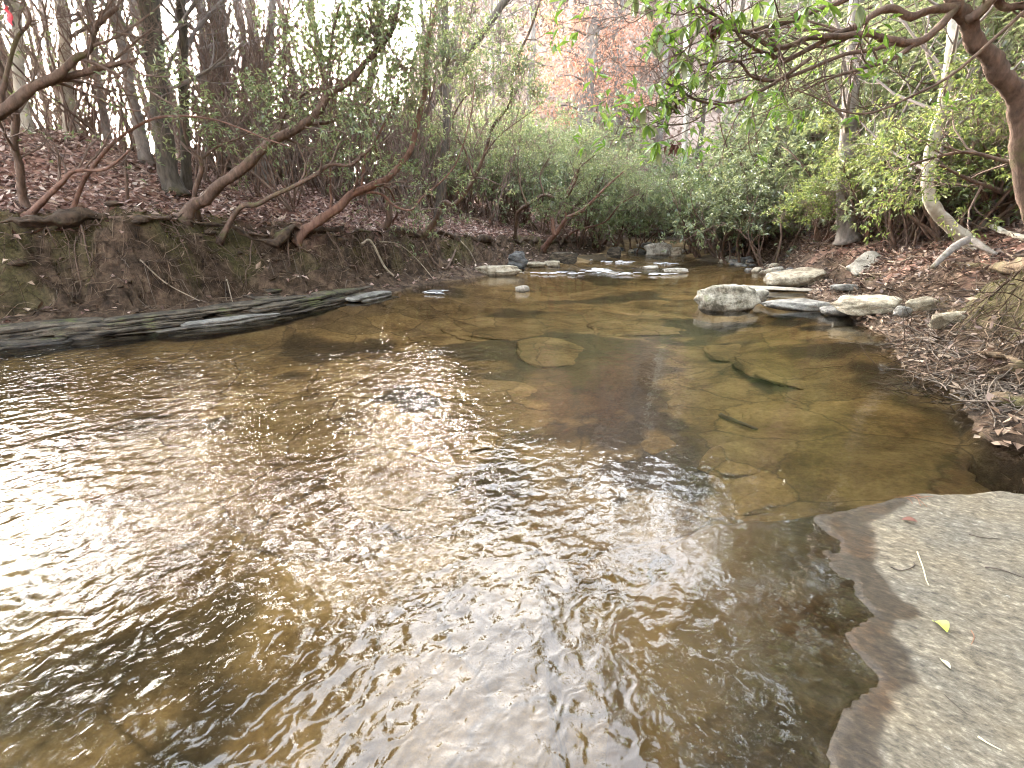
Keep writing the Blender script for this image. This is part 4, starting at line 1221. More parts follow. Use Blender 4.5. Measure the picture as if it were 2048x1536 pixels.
traced_shrub('laurel', 'crooked laurel at the left edge with a stout forked limb', 'laurel', [
    ([(51, 418), (43, 380), (41, 342), (29, 290), (31, 232), (20, 190), (-5, 120), (-30, 60)], None, 7.0, 0.06, 0.03),
    ([(-40, 246), (-17, 236), (34, 202), (68, 174), (120, 157), (171, 144), (222, 130), (270, 120)], 6.3, 6.8, 0.085, 0.02, False),
    ([(90, 165), (120, 148), (150, 118), (178, 100), (190, 60), (205, 41), (235, 15)], 6.5, 6.7, 0.05, 0.02, False),
    ([(0, 215), (8, 170), (20, 120), (35, 75), (60, 40), (48, 0)], 6.4, 6.5, 0.03, 0.012, False),
    ([(212, 232), (240, 180), (232, 160), (270, 120), (300, 60)], 8.2, 8.6, 0.02, 0.008),
], 'laurel_bark', 'leaf_laurel', 43, leafk=2, leaf_skip=0.8)
traced_shrub('laurel', 'reddish laurel stem sweeping from the bank toward the leaning dark trunk', 'laurel', [
    ([(590, 482), (610, 462), (634, 444), (679, 414), (702, 390), (750, 369), (778, 355), (812, 314), (826, 285), (838, 230), (850, 180), (853, 102), (867, 34), (880, -30)], None, 10.2, 0.095, 0.03),
    ([(702, 392), (740, 385), (765, 390), (790, 412), (822, 420), (846, 393), (887, 359), (915, 320), (940, 240), (950, 160)], 9.5, 10.2, 0.03, 0.010, False),
    ([(640, 436), (658, 431), (663, 400), (661, 383), (661, 328), (668, 239), (676, 150), (690, 70)], 9.6, 9.8, 0.035, 0.010, False),
    ([(723, 380), (730, 318), (750, 284), (770, 245), (790, 225), (800, 180), (835, 130)], 9.8, 10, 0.03, 0.010, False),
    ([(786, 446), (787, 440), (795, 424), (780, 380), (750, 369)], None, 9.9, 0.028, 0.02),
], 'rust_bark', 'leaf_laurel', 44, clouds=[(850, 40, 10, 0.9, 160), (900, 110, 9.6, 0.7, 120), (780, 90, 10.2, 0.8, 110), (740, 200, 10.4, 0.6, 50), (940, 20, 9.8, 0.8, 80), (820, 200, 9.6, 0.5, 40), (700, 150, 10, 0.6, 30), (1000, 150, 10.2, 0.6, 40)])
traced_shrub('laurel', 'mossy-footed laurel with a kinked stem beside the straight dark trunk', 'laurel', [
    ([(848, 466), (866, 448), (876, 432), (882, 412), (892, 404), (904, 410), (925, 393), (949, 355), (969, 308), (986, 253), (1020, 205), (1027, 137), (1060, 60), (1080, 0)], None, 11.4, 0.075, 0.02),
    ([(949, 355), (930, 300), (905, 250), (935, 190), (1010, 160)], 11, 11.2, 0.025, 0.008, False),
    ([(969, 308), (1000, 270), (1040, 240), (1075, 215)], 11.2, 11.6, 0.02, 0.007, False),
], 'laurel_bark', 'leaf_laurel', 45, clouds=[(1000, 60, 11, 0.8, 90), (1040, 130, 11, 0.6, 60), (960, 180, 11, 0.6, 40), (1070, 175, 11.3, 0.4, 40)])
traced_shrub('laurel', 'mossy dark laurel standing on the bank before the riffle', 'laurel', [
    ([(1030, 476), (1032, 450), (1036, 425), (1054, 410), (1088, 390), (1110, 396), (1133, 394), (1152, 360), (1160, 335), (1190, 310)], None, 14.2, 0.075, 0.018),
    ([(1054, 410), (1040, 370), (1036, 320), (1042, 270)], 13.9, 14.0, 0.03, 0.01, False),
    ([(1088, 390), (1080, 350), (1100, 310), (1095, 280)], 14, 14.2, 0.025, 0.01, False),
], 'laurel_bark', 'leaf_laurel', 46, clouds=[(1060, 290, 14.2, 0.9, 120), (1160, 290, 14.4, 0.9, 110)])
traced_shrub('laurel', 'reddish laurel leaning right over the bank at the riffle', 'laurel', [
    ([(1086, 496), (1098, 482), (1113, 466), (1133, 437), (1160, 424), (1174, 413), (1191, 396), (1215, 372), (1250, 340)], None, 15.8, 0.10, 0.02),
    ([(1108, 470), (1106, 450), (1104, 438)], 15.2, 15.2, 0.07, 0.05, False),
    ([(1126, 480), (1150, 462), (1191, 451), (1215, 440), (1239, 410), (1270, 390)], None, 16, 0.045, 0.014),
    ([(1133, 437), (1130, 400), (1150, 350), (1175, 300)], 15.4, 15.6, 0.035, 0.012, False),
], 'rust_bark', 'leaf_laurel', 47, clouds=[(1230, 310, 16, 1.1, 150), (1270, 380, 16.2, 0.8, 110), (1180, 270, 15.5, 0.9, 100)])
traced_shrub('laurel', 'laurel stem slanting over the water at the far left bank', 'laurel', [
    ([(1206, 488), (1228, 460), (1250, 432), (1275, 405), (1300, 370)], None, 18.6, 0.07, 0.02),
    ([(1190, 486), (1185, 440), (1180, 390), (1195, 350)], None, 18, 0.05, 0.02),
], 'laurel_bark', 'leaf_laurel', 48, clouds=[(1290, 380, 18.5, 1.1, 150), (1260, 330, 18.5, 1.2, 140), (1310, 420, 18.5, 0.7, 100)])

# pink ribbon tied to a branch at the left edge
A = at_y(10, 18, 6.4); Bq = at_y(26, 52, 6.4); s = 0.03
V = []; F = []
for i in range(9):
    t = i / 8; c = A * (1 - t) + Bq * t + np.array([0.01 * math.sin(t * 7), 0.02 * math.sin(t * 5), -0.02 * t * (1 - t)])
    w = s * (0.5 + 0.5 * math.sin(math.pi * (0.2 + 0.7 * t)))
    for yy in (0, 0.003):
        V += [c + np.array([-w, yy + 0.006 * math.sin(t * 9), 0]), c + np.array([w, yy - 0.006 * math.sin(t * 9), 0.0])]
for i in range(8):
    b = i * 4
    F += [[b, b + 1, b + 5, b + 4], [b + 3, b + 2, b + 6, b + 7], [b + 1, b + 3, b + 7, b + 5], [b + 2, b, b + 4, b + 6]]
mb = MB(); mb.add(V, F)
kn = catmull([A + [-.02, 0, .02], A + [.015, -.02, .03], A + [.02, .02, .02], A + [-.01, 0, 0]], 10); mb.tube(kn, 0.007, 5)
tag(mb.build('ribbon', M['pink ribbon']), 'pink ribbon hanging from a branch at the upper left edge', 'ribbon')

# ------------------------------------------------------------------ right bank: pale curved tree, stump, overhanging rhododendron
t = traced_tree('tree', 'pale curved trunk on the right bank with a propping root', [(1950, 494), (1932, 478), (1908, 458), (1881, 432), (1862, 405), (1855, 369), (1861, 308), (1874, 253), (1888, 198), (1898, 130), (1908, 51), (1912, 0)], None, 8.4, 0.10, 0.065, 'pale_bark', 51, lean=(0.1, 0.1))
mb = MB(); c = px_path([(1934, 480), (1905, 497), (1889, 511), (1866, 534)], 7.1, 6.4, False); mb.tube(c, np.linspace(0.055, 0.03, len(c)), 8, rough=0.2)
local(mb.build('root', M['grey_bark']), t)
mb = MB(); c = px_path([(1944, 484), (1965, 494), (1992, 508)], 7.2, 6.8, False); mb.tube(c, np.linspace(0.06, 0.02, len(c)), 8, rough=0.2)
local(mb.build('root', M['grey_bark']), t)
traced_tree('tree', 'thick grey trunk with its foot in the yellow-green leaves', [(1696, 478), (1692, 440), (1690, 400), (1692, 330), (1700, 200)], None, None, 0.20, 0.15, 'grey_bark', 52)
traced_shrub('laurel', 'thin bare stems leaning beside the thick grey trunk', 'laurel', [
    ([(1731, 478), (1740, 445), (1752, 415), (1770, 370)], None, 11, 0.05, 0.02),
    ([(1795, 472), (1788, 450), (1778, 430), (1790, 380)], None, 11, 0.05, 0.02),
    ([(1838, 470), (1842, 430), (1836, 390), (1850, 340)], None, 10, 0.045, 0.02),
], 'rust_bark', 'leaf_yellow', 53, leafk=6, leaf=(0.085, 0.034), clouds=[(1615, 405, 11.2, .5, 60), (1660, 375, 11.2, .5, 60), (1705, 350, 11.0, .5, 60), (1755, 325, 10.8, .5, 60), (1800, 300, 10.8, .5, 60), (1845, 275, 10.8, .4, 40), (1570, 425, 11.4, .4, 45), (1690, 300, 11.6, .6, 60), (1740, 385, 11, .35, 25), (1640, 440, 11.2, .3, 25), (1680, 250, 12, .7, 60)])
traced_shrub('laurel', 'gnarled brown laurel stems at the right edge above the fallen branch', 'laurel', [
    ([(2046, 440), (2030, 400), (2005, 385), (1975, 372), (1940, 360), (1880, 330)], None, 6.6, 0.06, 0.015),
    ([(2010, 432), (2008, 400), (1995, 380), (2010, 340), (1990, 300)], None, 7.4, 0.05, 0.015),
    ([(1936, 328), (1948, 285), (1956, 246), (1950, 190)], 8, 8, 0.025, 0.012, False),
    ([(2060, 330), (2010, 322), (1940, 305), (1880, 312), (1820, 330), (1780, 345)], 6.5, 7.2, 0.03, 0.01, False),
], 'laurel_bark', 'leaf_yellow', 54, leafk=5, clouds=[(1900, 330, 7.6, 0.5, 40), (1990, 250, 7.5, 0.7, 60)])

# the overhanging rhododendron: twigs traced, its near leaves built one by one
rng = np.random.default_rng(55)
rh = empty('rhododendron', on_ground(2046, 560), 'rhododendron arching in from the right edge, crooked limbs across the top', 'rhododendron')
stems = [
    ([(2120, 640), (2095, 520), (2060, 400), (2045, 301), (2042, 232), (2031, 185), (1997, 154), (1980, 113), (1949, 85), (1936, 41), (1912, 17), (1895, -30), (1860, -90)], 4.6, 4.3, 0.088, 0.045),
    ([(1912, 14), (1881, 51), (1833, 85), (1775, 79), (1741, 68), (1690, 72), (1621, 75), (1587, 89), (1553, 96), (1526, 85), (1498, 68), (1440, 52)], 4.3, 3.8, 0.030, 0.010),
    ([(1915, 14), (1861, 20), (1820, 34), (1785, 17), (1751, 27), (1717, 51), (1673, 68), (1615, 99), (1570, 120), (1540, 110), (1512, 99), (1478, 72), (1462, 30)], 4.3, 3.9, 0.030, 0.009),
    ([(1833, 85), (1789, 116), (1740, 132), (1700, 144), (1650, 160), (1600, 185)], 4.2, 4.0, 0.018, 0.006),
    ([(1809, 78), (1750, 98), (1690, 109), (1621, 137), (1553, 161), (1505, 154), (1481, 126), (1455, 122), (1400, 130)], 4.2, 3.7, 0.016, 0.006),
    ([(2075, 5), (2048, 24), (1980, 85), (1929, 130), (1881, 164), (1826, 191), (1775, 215), (1731, 227), (1683, 222), (1638, 198), (1587, 178)], 3.9, 3.9, 0.013, 0.004),
    ([(1621, 116), (1567, 154), (1509, 188), (1450, 207), (1399, 202), (1358, 180), (1330, 165)], 4.0, 3.7, 0.014, 0.005),
    ([(1720, -20), (1690, 0), (1640, 18), (1587, 38), (1526, 55), (1485, 62), (1437, 34), (1400, 12), (1370, -20)], 4.1, 3.7, 0.018, 0.007),
    ([(1553, 40), (1545, 55), (1530, 60), (1555, 90), (1558, 96)], 4.0, 3.85, 0.010, 0.010),
    ([(1450, 207), (1420, 220), (1380, 245), (1330, 250), (1300, 240)], 3.9, 3.7, 0.007, 0.003),
    ([(1478, 110), (1430, 130), (1380, 180), (1330, 235)], 3.8, 3.7, 0.007, 0.003),
    ([(1437, 34), (1400, 60), (1370, 100), (1330, 120), (1290, 150)], 3.7, 3.6, 0.008, 0.003),
    ([(1400, 12), (1360, 30), (1310, 20), (1262, 46), (1240, 25)], 3.6, 3.5, 0.005, 0.002),
    ([(1936, 41), (1965, 20), (1990, -10), (2040, -30)], 4.3, 4.2, 0.04, 0.03),
    ([(1990, -5), (2010, 15), (2040, 12), (2080, 20)], 4.3, 4.2, 0.03, 0.02),
]
tw = MB(); tips = []
for k, (px, y0, y1, ra, rb) in enumerate(stems):
    p = px_path(px, y0, y1, False)
    if k == 0: p[0][2] = H(p[0][0], p[0][1]) - 0.1
    mb = MB(); mb.tube(p, np.linspace(ra, rb, len(p)), 10 if ra > 0.02 else 7, rough=0.25 if ra > 0.02 else 0.12, seed=70 + k)
    local(mb.build('stem' if k == 0 else 'branch', M['laurel_bark']), rh)
    if k:
        grow(tw, tips, p, ra, rb, 0, [(9, 0.55, 0.6, 0.16, 0.02, 6), (4, 0.28, 0.6, 0.15, 0.02, 4)], rng, 0.3)
# leaves
LV = []
for i in range(6):      # long elliptic leaves, a little curled each
    mb = MB(); n = 6; L, W = 1.0, 0.30 + 0.03 * (i % 3); V = []; F = []
    for j in range(n):
        q = j / (n - 1); w = W * (math.sin(math.pi * (0.04 + 0.94 * q)) ** 0.75); c = np.array([L * q, 0, -0.22 * (0.6 + 0.3 * i / 3) * q * q])
        V += [c + [0, -w / 2, w * 0.16], c + [0, 0, 0], c + [0, w / 2, w * 0.16]]
    F = [[j * 3 + k, j * 3 + k + 1, j * 3 + k + 4, j * 3 + k + 3] for j in range(n - 1) for k in (0, 1)]
    mb.add(V, F); LV.append(mb)
leaf_meshes = [mb.mesh('leaf', M['leaf_bright']) for mb in LV[:4]] + [mb.mesh('leaf', M['leaf_rhodo']) for mb in LV[4:]]
spots = [(1290, 22), (1318, 62), (1342, 110), (1306, 172), (1286, 226), (1348, 66), (1386, 52), (1404, 18), (1424, 98), (1336, 232), (1384, 150), (1452, 8), (1508, 18), (1604, 18),
         (1546, 58), (1652, 30), (1712, 14), (1262, 8), (1336, 24), (1370, 18), (1308, 120), (1362, 110), (1290, 258), (1330, 200), (1400, 90), (1355, 190), (1445, 60), (1380, 5),
         (1322, 290), (1310, 320), (1560, 10), (1480, 40), (1415, 160), (1360, 130), (1500, 190), (1580, 230), (1490, 240), (1345, 150), (1300, 90), (1372, 80), (1330, 85), (1395, 120)]
count = 0
zero = np.array([rh.location[0], rh.location[1], rh.location[2]])
from mathutils import Matrix
for (px, py) in spots:
    c = at_y(px + rng.normal(0, 5), py + rng.normal(0, 5) - 12, 3.45 + 0.45 * rng.random())
    st = c + np.array([0.12 + 0.1 * rng.random(), 0.05 * rng.normal(), 0.08])
    tw.tube(np.array([st, (st + c) / 2 + [0, 0, -.01], c]), np.array([0.004, 0.003, 0.003]), 4, cap=False)
    base = rng.random() * 6.28
    for j in range(int(rng.integers(6, 8))):
        if count >= 296: break
        a = base + j * 0.9 + rng.normal(0, 0.15); el = -0.35 + 0.45 * rng.normal()
        o = link('leaf', leaf_meshes[int(rng.integers(0, 6))], rh)
        o.location = Vector([float(v) for v in (c - zero)])
        o.rotation_euler = (0.3 * rng.normal(), -el + 0.15, a)
        s = 0.085 + 0.045 * rng.random(); o.scale = (s, s, s)
        count += 1
ov = []
for (x, y, z, r, c_) in ((2.4, 5.6, 5.0, 1.1, 200), (3.2, 6.4, 5.6, 1.2, 220), (2.6, 3.2, 4.6, 1.0, 200), (3.6, 4.4, 4.9, 1.1, 200), (2.9, 1.9, 4.8, 1.0, 200), (3.8, 2.8, 4.6, 1.1, 220), (2.2, 4.4, 5.4, 0.8, 120), (3.4, 0.6, 4.9, 1.1, 200)):
    ov += cloud_tips(tw, (x, y, z), (r * 1.15, r * 1.15, r * 0.6), int(c_ * 1.8), rng, 0.1, 0.3, 1, 5)
lf = MB(); whorls(lf, [t for t in tips if rng.random() < 0.22], rng, 5, 0.09, 0.03); whorls(lf, ov, rng, 7, 0.13, 0.042)
local(tag(lf.build('foliage', M['leaf_bright'], smooth=False), kind='stuff'), rh)
local(tag(tw.build('twigs', M['laurel_bark']), kind='stuff'), rh)
# withered leaf bunches hanging on it
for (px, py, s) in ((1429, 46, 0.075), (1418, 147, 0.035), (1352, 210, 0.035), (1346, 285, 0.05)):
    c = at_y(px, py, 3.75); mb = MB(); n = 14
    d = np.stack([rng.normal(0, 0.4, n), rng.normal(0, 0.4, n), -np.abs(rng.normal(1, 0.3, n))], 1)
    mb.leaves(c + rng.normal(0, s * 0.25, (n, 3)), d, rng.normal(0, 1, (n, 3)), s * 1.5, s * 0.5, 0.1, 0.3)
    o = local(mb.build('withered_leaves', M['brown leaf'], smooth=False), rh); o['label'] = 'withered brown leaf bunch'; o['kind'] = 'stuff'

# ------------------------------------------------------------------ far beech and pale trunks of the head of the valley
rng = np.random.default_rng(77)
bt = traced_tree('tree', 'grey beech holding dry orange leaves in the valley head', [(1164, 250), (1172, 190), (1180, 120), (1188, 40), (1192, 0)], 29.0, 29.0, 0.42, 0.33, 'grey_bark', 61, top=8, lo=0.15)
lf = MB(); tw = MB()
for (px, py, w) in ((1120, 95, 40), (1210, 80, 50), (1100, 120, 40), (1160, 130, 55), (1220, 110, 55), (1250, 60, 45), (1280, 40, 30), (1180, 165, 50), (1225, 185, 60), (1265, 205, 40), (1100, 155, 35), (1085, 215, 35), (1150, 225, 30),
                    (1090, 60, 40), (1140, 30, 45), (1200, 20, 45), (1240, 150, 40), (1285, 120, 25), (1060, 105, 30), (1130, 170, 40), (1170, 60, 45), (1090, 20, 30), (1130, 240, 22), (1285, 195, 25)):
    c = at_y(px, py, 27.6 + 2.6 * rng.random()); R = w / FPX * 29
    n = int(5.2 * w); P = c + rng.normal(0, 1, (n, 3)) * np.array([R * 0.62, R * 0.6, R * 0.16])
    P[:, 2] -= 0.25 * np.abs(P[:, 0] - c[0])
    lf.leaves(P, rng.normal(0, 1, (n, 3)) + [0, 0, -0.6], rng.normal(0, 0.5, (n, 3)) + [0, -0.2, 1], 0.15 + 0.08 * rng.random(n), 0.085, 0.1, 0.15)
    tk = at_y(1176, py + 12, 29.0)
    tw.tube(catmull([tk, (tk * 0.5 + c * 0.5) + [0, 0, .25], c + [0, 0, -.1]], 7), np.linspace(0.06, 0.012, 7), 5)
local(tag(lf.build('foliage', M['leaf_beech'], smooth=False), kind='stuff'), bt)
local(tag(tw.build('branches', M['grey_bark']), kind='stuff'), bt)
for i, (tr, y, r, lab) in enumerate((
        ([(1372, 395), (1368, 300), (1376, 200), (1372, 100), (1378, 0)], 25.0, 0.15, 'white-barked trunk rising between the two green domes'),
        ([(1440, 330), (1446, 240), (1452, 150), (1450, 60), (1460, 0)], 27.0, 0.11, 'slim pale trunk right of the white-barked one'),
        ([(1147, 250), (1148, 190), (1140, 120), (1142, 0)], 31.0, 0.16, 'pale trunk close left of the orange beech'),
        ([(1240, 230), (1238, 140), (1234, 60), (1230, 0)], 32.0, 0.17, 'grey trunk close right of the orange beech'),
        ([(1530, 300), (1525, 200), (1532, 100), (1540, 0)], 26.0, 0.13, 'grey trunk seen through the overhanging limbs'),
        ([(1060, 300), (1058, 200), (1066, 100), (1064, 0)], 27.0, 0.14, 'grey trunk left of the orange beech above the thicket'))):
    traced_tree('tree', lab, tr, y, y, r, r * 0.8, 'pale_bark' if i < 3 else 'grey_bark', 62 + i, top=8, lo=0.5)
def spot(px, y, sc, marks, near, back):
    w = [t for lim, t in marks if px < lim][0]
    return ('small ' if sc < 0.95 else 'tall ' if sc > 1.3 else '') , w, ('in front ' if y < near else 'far back ' if y > back else '')


LEFT_MARKS = ((60, 'at the left edge'), (160, 'behind the forked limb'), (270, 'near the leaning grey trunk'), (345, 'just left of the thickest trunk'), (420, 'just right of the thickest trunk'),
              (500, 'by the stout grey-brown trunk'), (580, 'under the sun glow'), (660, 'behind the sweeping laurel'), (760, 'behind the reddish laurel'), (860, 'by the leaning dark trunk'),
              (960, 'by the straight dark trunk'), (1060, 'behind the kinked laurel'), (1180, 'behind the mossy dark laurel'), (1400, 'near the far left shore'), (9999, 'far right'))
HILL_MARKS = ((1000, 'left of the beech'), (1100, 'close left of the beech'), (1180, 'right behind the beech'), (1260, 'close right of the beech'), (1350, 'left of the white-barked trunk'), (1420, 'behind the white-barked trunk'),
              (1500, 'by the slim pale trunk'), (1600, 'behind the overhanging limbs'), (1750, 'above the right-bank rhododendrons'), (9999, 'behind the pale curved trunk'))
RIGHT_MARKS = ((1520, 'by the far right shore'), (1620, 'above the flat-topped slab'), (1720, 'by the thick grey trunk'), (1800, 'by the thin leaning stems'), (1880, 'left of the pale curved trunk'), (1960, 'right of the pale curved trunk'), (9999, 'at the right edge'))


# ------------------------------------------------------------------ shrubs by copies
rng = np.random.default_rng(99)


def at_g(px, y):
    p = at_y(px, 400, y); return (p[0], y, H(p[0], y))


def shrub(px, y, key, sc, label, group, dz=0.0, name='rhododendron', cat='rhododendron'):
    x, yy, z = at_g(px, y)
    return place(key, name, (x, yy, z + dz), 6.28 * rng.random(), sc, label, cat, group, (0.08 * rng.normal(), 0.08 * rng.normal()))


G1 = 'rhododendrons along the right bank'
for i, (px, y, sc, lab) in enumerate((
        (1440, 20.5, 1.25, 'rounded grey-green rhododendron dome closest to the far bend'),
        (1400, 19.5, 0.85, 'low rhododendron skirt drooping to the shore under the dome'),
        (1505, 19.0, 1.45, 'rhododendron directly right of the rounded dome'),
        (1560, 16.5, 1.15, 'rhododendron behind the big flat-topped tan slab'),
        (1490, 17.6, 0.72, 'small rhododendron overhanging the stony right shore'),
        (1620, 17.5, 1.75, 'tall rhododendron rising behind the yellow-green spray'),
        (1580, 22.0, 2.1, 'rhododendron high on the slope above the dome'),
        (1690, 15.0, 1.6, 'rhododendron left of the pale curved trunk'),
        (1760, 12.8, 1.45, 'rhododendron straight behind the thin leaning stems'),
        (1820, 14.0, 1.9, 'tall rhododendron left behind the pale curved trunk'),
        (1900, 12.0, 1.7, 'rhododendron close behind the pale curved trunk'),
        (1960, 10.5, 1.45, 'rhododendron right of the pale curved trunk'),
        (2020, 11.8, 1.8, 'tall rhododendron behind the crooked right stem'),
        (2080, 9.0, 1.4, 'rhododendron filling the right edge above the fallen branch'),
        (1740, 18.5, 2.4, 'very tall rhododendron at the top of the right slope, left one'),
        (1880, 17.5, 2.6, 'very tall rhododendron at the top of the right slope, middle one'),
        (2010, 15.5, 2.5, 'very tall rhododendron at the top of the right slope, right one'),
        (1650, 22.5, 2.5, 'very tall rhododendron above the stony shore on the slope'),
        (2130, 12.0, 2.1, 'tall rhododendron leaning in past the right edge'),
        (1820, 23.0, 2.8, 'hugest rhododendron up the right slope'),
        (1530, 25.0, 1.9, 'rhododendron above the far bend right of the slim pale trunk'),
        (1495, 15.6, 1.05, 'rhododendron leaning out over the right shore behind the boulder'),
        (1425, 18.0, 1.10, 'pale rhododendron mass leaning over the water at the far right shore'),
        (1568, 14.0, 0.95, 'rhododendron with a drooping skirt above the big flat-topped tan slab'),
        (1470, 16.8, 1.25, 'broad rhododendron crown between the dome and the leaning one'),
        (1850, 9.6, 0.9, 'leafy young rhododendron at the foot of the slope near the propping root'),
        (1930, 8.9, 0.85, 'small rhododendron directly right of the pale curved trunk foot'))):
    shrub(px, y, 'shrub%d' % (i % 4), sc, lab, G1)
for i, (px, y, sc, dz, lab) in enumerate(((1660, 12.0, 0.85, 0.35, 'yellow-green spray beside the thick grey trunk'), (1735, 10.8, 0.8, 0.75, 'yellow-green bush right of the thick grey trunk'),
                                         (1805, 9.6, 0.72, 1.0, 'brightest yellow-green spray left of the pale curved trunk'), (1600, 15.0, 0.75, 0.0, 'low yellow-green bush above the stony shore'),
                                         (1985, 8.6, 0.7, 0.6, 'yellow-green spray at the right edge'))):
    shrub(px, y, 'yellow%d' % (i % 2), sc, lab, 'yellow-green bushes on the right bank', dz, 'laurel', 'laurel')
G2 = 'laurel thicket on the left bank'
for i, (px, y, sc, lab) in enumerate((
        (1300, 22.5, 1.15, 'dark green laurel hanging over the far ledges'),
        (1265, 20.5, 1.10, 'bushy laurel at the far left shore below the beech'),
        (1215, 21.0, 1.25, 'bushy laurel straight under the orange beech'),
        (1150, 20.0, 1.30, 'bushy laurel behind the reddish leaning stem'),
        (1090, 19.0, 1.25, 'bushy laurel behind the mossy dark laurel'),
        (1030, 20.5, 1.40, 'bushy laurel left of the orange beech'),
        (1180, 25.0, 1.70, 'tall laurel at the foot of the beech'),
        (1270, 26.5, 1.75, 'tall laurel at the valley head, right of the beech'),
        (1100, 26.0, 1.70, 'tall laurel at the valley head, left of the beech'),
        (980, 23.0, 1.6, 'tall laurel in the back between kinked stem and beech'),
        (1345, 26.5, 1.1, 'dark laurel over the black rock shelf'),
        (930, 18.0, 1.0, 'laurel in the flat woods behind the straight dark trunk'),
        (860, 20.0, 1.4, 'laurel deep in the flat woods behind the leaning trunk'),
        (790, 18.0, 1.2, 'laurel deep in the woods left of the leaning trunk'),
        (720, 20.0, 1.4, 'laurel deep in the woods behind the crooked slim trunk'),
        (640, 21.0, 1.2, 'laurel on the crest right of the sun glow'),
        (560, 25.0, 1.3, 'laurel beyond the crest under the sun glow'))):
    shrub(px, y, 'shrub%d' % ((i * 3 + 1) % 4), sc, lab, G2, 0, 'laurel', 'laurel')
# thin saplings and brush in the woods on the left and behind the thicket
for i in range(110):
    px = rng.uniform(-60, 1180); y = rng.uniform(10.8, 21)
    if px > 600: y = rng.uniform(13.5, 23)
    elif i % 2: continue
    x, yy, z = at_g(px, y)
    if terrain(np.array([x]), np.array([yy]))[1][0] < 2.8: continue
    sc = 0.8 + 0.7 * rng.random(); q = spot(px, y, sc, LEFT_MARKS, 13, 18)
    place('sapling%d' % (i % 3), 'sapling', (x, yy, z), 6.28 * rng.random(), sc, q[0] + 'leafy sapling clump' + (', ' + q[2] if q[2] else ' ') + q[1], 'sapling', 'sapling clumps in the left woods')
for i in range(60):
    px = rng.uniform(620, 1330); y = rng.uniform(14, 25)
    x, yy, z = at_g(px, y)
    if terrain(np.array([x]), np.array([yy]))[1][0] < 3.2: continue
    sc = 0.7 + 0.6 * rng.random(); q = spot(px, y, sc, LEFT_MARKS, 17, 21)
    place('brush%d' % (i % 2), 'brush', (x, yy, z), 6.28 * rng.random(), sc, q[0] + 'bare grey-brown brush' + (', ' + q[2] if q[2] else ' ') + q[1], 'brush', 'bare brush under the left thicket')
for i in range(40):
    px = rng.uniform(1440, 2100); y = rng.uniform(9.5, 20)
    x, yy, z = at_g(px, y)
    if terrain(np.array([x]), np.array([yy]))[2][0] < 1.4: continue
    sc = 0.6 + 0.6 * rng.random(); q = spot(px, y, sc, RIGHT_MARKS, 12, 16)
    place('brush%d' % (i % 2), 'brush', (x, yy, z), 6.28 * rng.random(), sc, q[0] + 'bare brown brush under the rhododendrons' + (', ' + q[2] if q[2] else ' ') + q[1], 'brush', 'bare brush under the right rhododendrons')
for i in range(24):
    px = rng.uniform(-100, 640); y = rng.uniform(8.8, 17)
    x, yy, z = at_g(px, y)
    if terrain(np.array([x]), np.array([yy]))[1][0] < 2.6: continue
    sc = 0.8 + 0.5 * rng.random(); q = spot(px, y, sc, LEFT_MARKS, 11, 14.5)
    place('pole%d' % (i % 2), 'sapling', (x, yy, z), 6.28 * rng.random(), sc, q[0] + 'leafless sapling clump against the sky' + (', ' + q[2] if q[2] else ' ') + q[1], 'sapling', 'leafless saplings on the left crest')
for i in range(22):
    px = rng.uniform(430, 900); y = rng.uniform(11.5, 18)
    x, yy, z = at_g(px, y)
    if terrain(np.array([x]), np.array([yy]))[1][0] < 2.6: continue
    sc = 1.0 + 0.5 * rng.random(); q = spot(px, y, sc, LEFT_MARKS, 13, 16)
    place('pole%d' % (i % 2), 'sapling', (x, yy, z), 6.28 * rng.random(), sc, q[0] + 'bare pole sapling clump' + (', ' + q[2] if q[2] else ' ') + q[1], 'sapling', 'leafless saplings beside the sun glow')
# bare woods: left beyond the crest, the far hillside, and round the viewer
n = 0
for i in range(48):
    px = rng.uniform(-350, 1000); y = rng.uniform(13, 38)
    x, yy, z = at_g(px, y)
    if terrain(np.array([x]), np.array([yy]))[1][0] < 4.2: continue
    sc = 0.75 + 0.5 * rng.random(); q = spot(px, y, sc, LEFT_MARKS, 18, 28)
    place('bare%d' % (i % 5), 'tree', (x, yy, z), 6.28 * rng.random(), sc, q[0] + 'bare winter tree beyond the left crest' + (', ' + q[2] if q[2] else ' ') + q[1], 'tree', 'bare trees beyond the left crest', (0.05 * rng.normal(), 0.05 * rng.normal()))
for i in range(150):
    y = 30 + 55 * rng.random() ** 1.3; px = rng.uniform(880, 1900)
    x, yy, z = at_g(px, y)
    sc = 0.7 + 0.5 * rng.random(); q = spot(px, y, sc, HILL_MARKS, 38, 52)
    place('bare%d' % (i % 5), 'tree', (x, yy, z), 6.28 * rng.random(), sc, q[0] + 'bare hillside tree' + (', ' + q[2] if q[2] else ' ') + q[1], 'tree', 'bare trees on the far hillside', (0.05 * rng.normal(), 0.05 * rng.normal()))
for i in range(60):
    y = 29 + 30 * rng.random(); px = rng.uniform(900, 1800)
    x, yy, z = at_g(px, y)
    sc = 1.2 + rng.random(); q = spot(px, y, sc, HILL_MARKS, 35, 48)
    place('brush%d' % (i % 2), 'brush', (x, yy, z), 6.28 * rng.random(), sc, q[0] + 'bare hillside brush' + (', ' + q[2] if q[2] else ' ') + q[1], 'brush', 'brush on the far hillside')
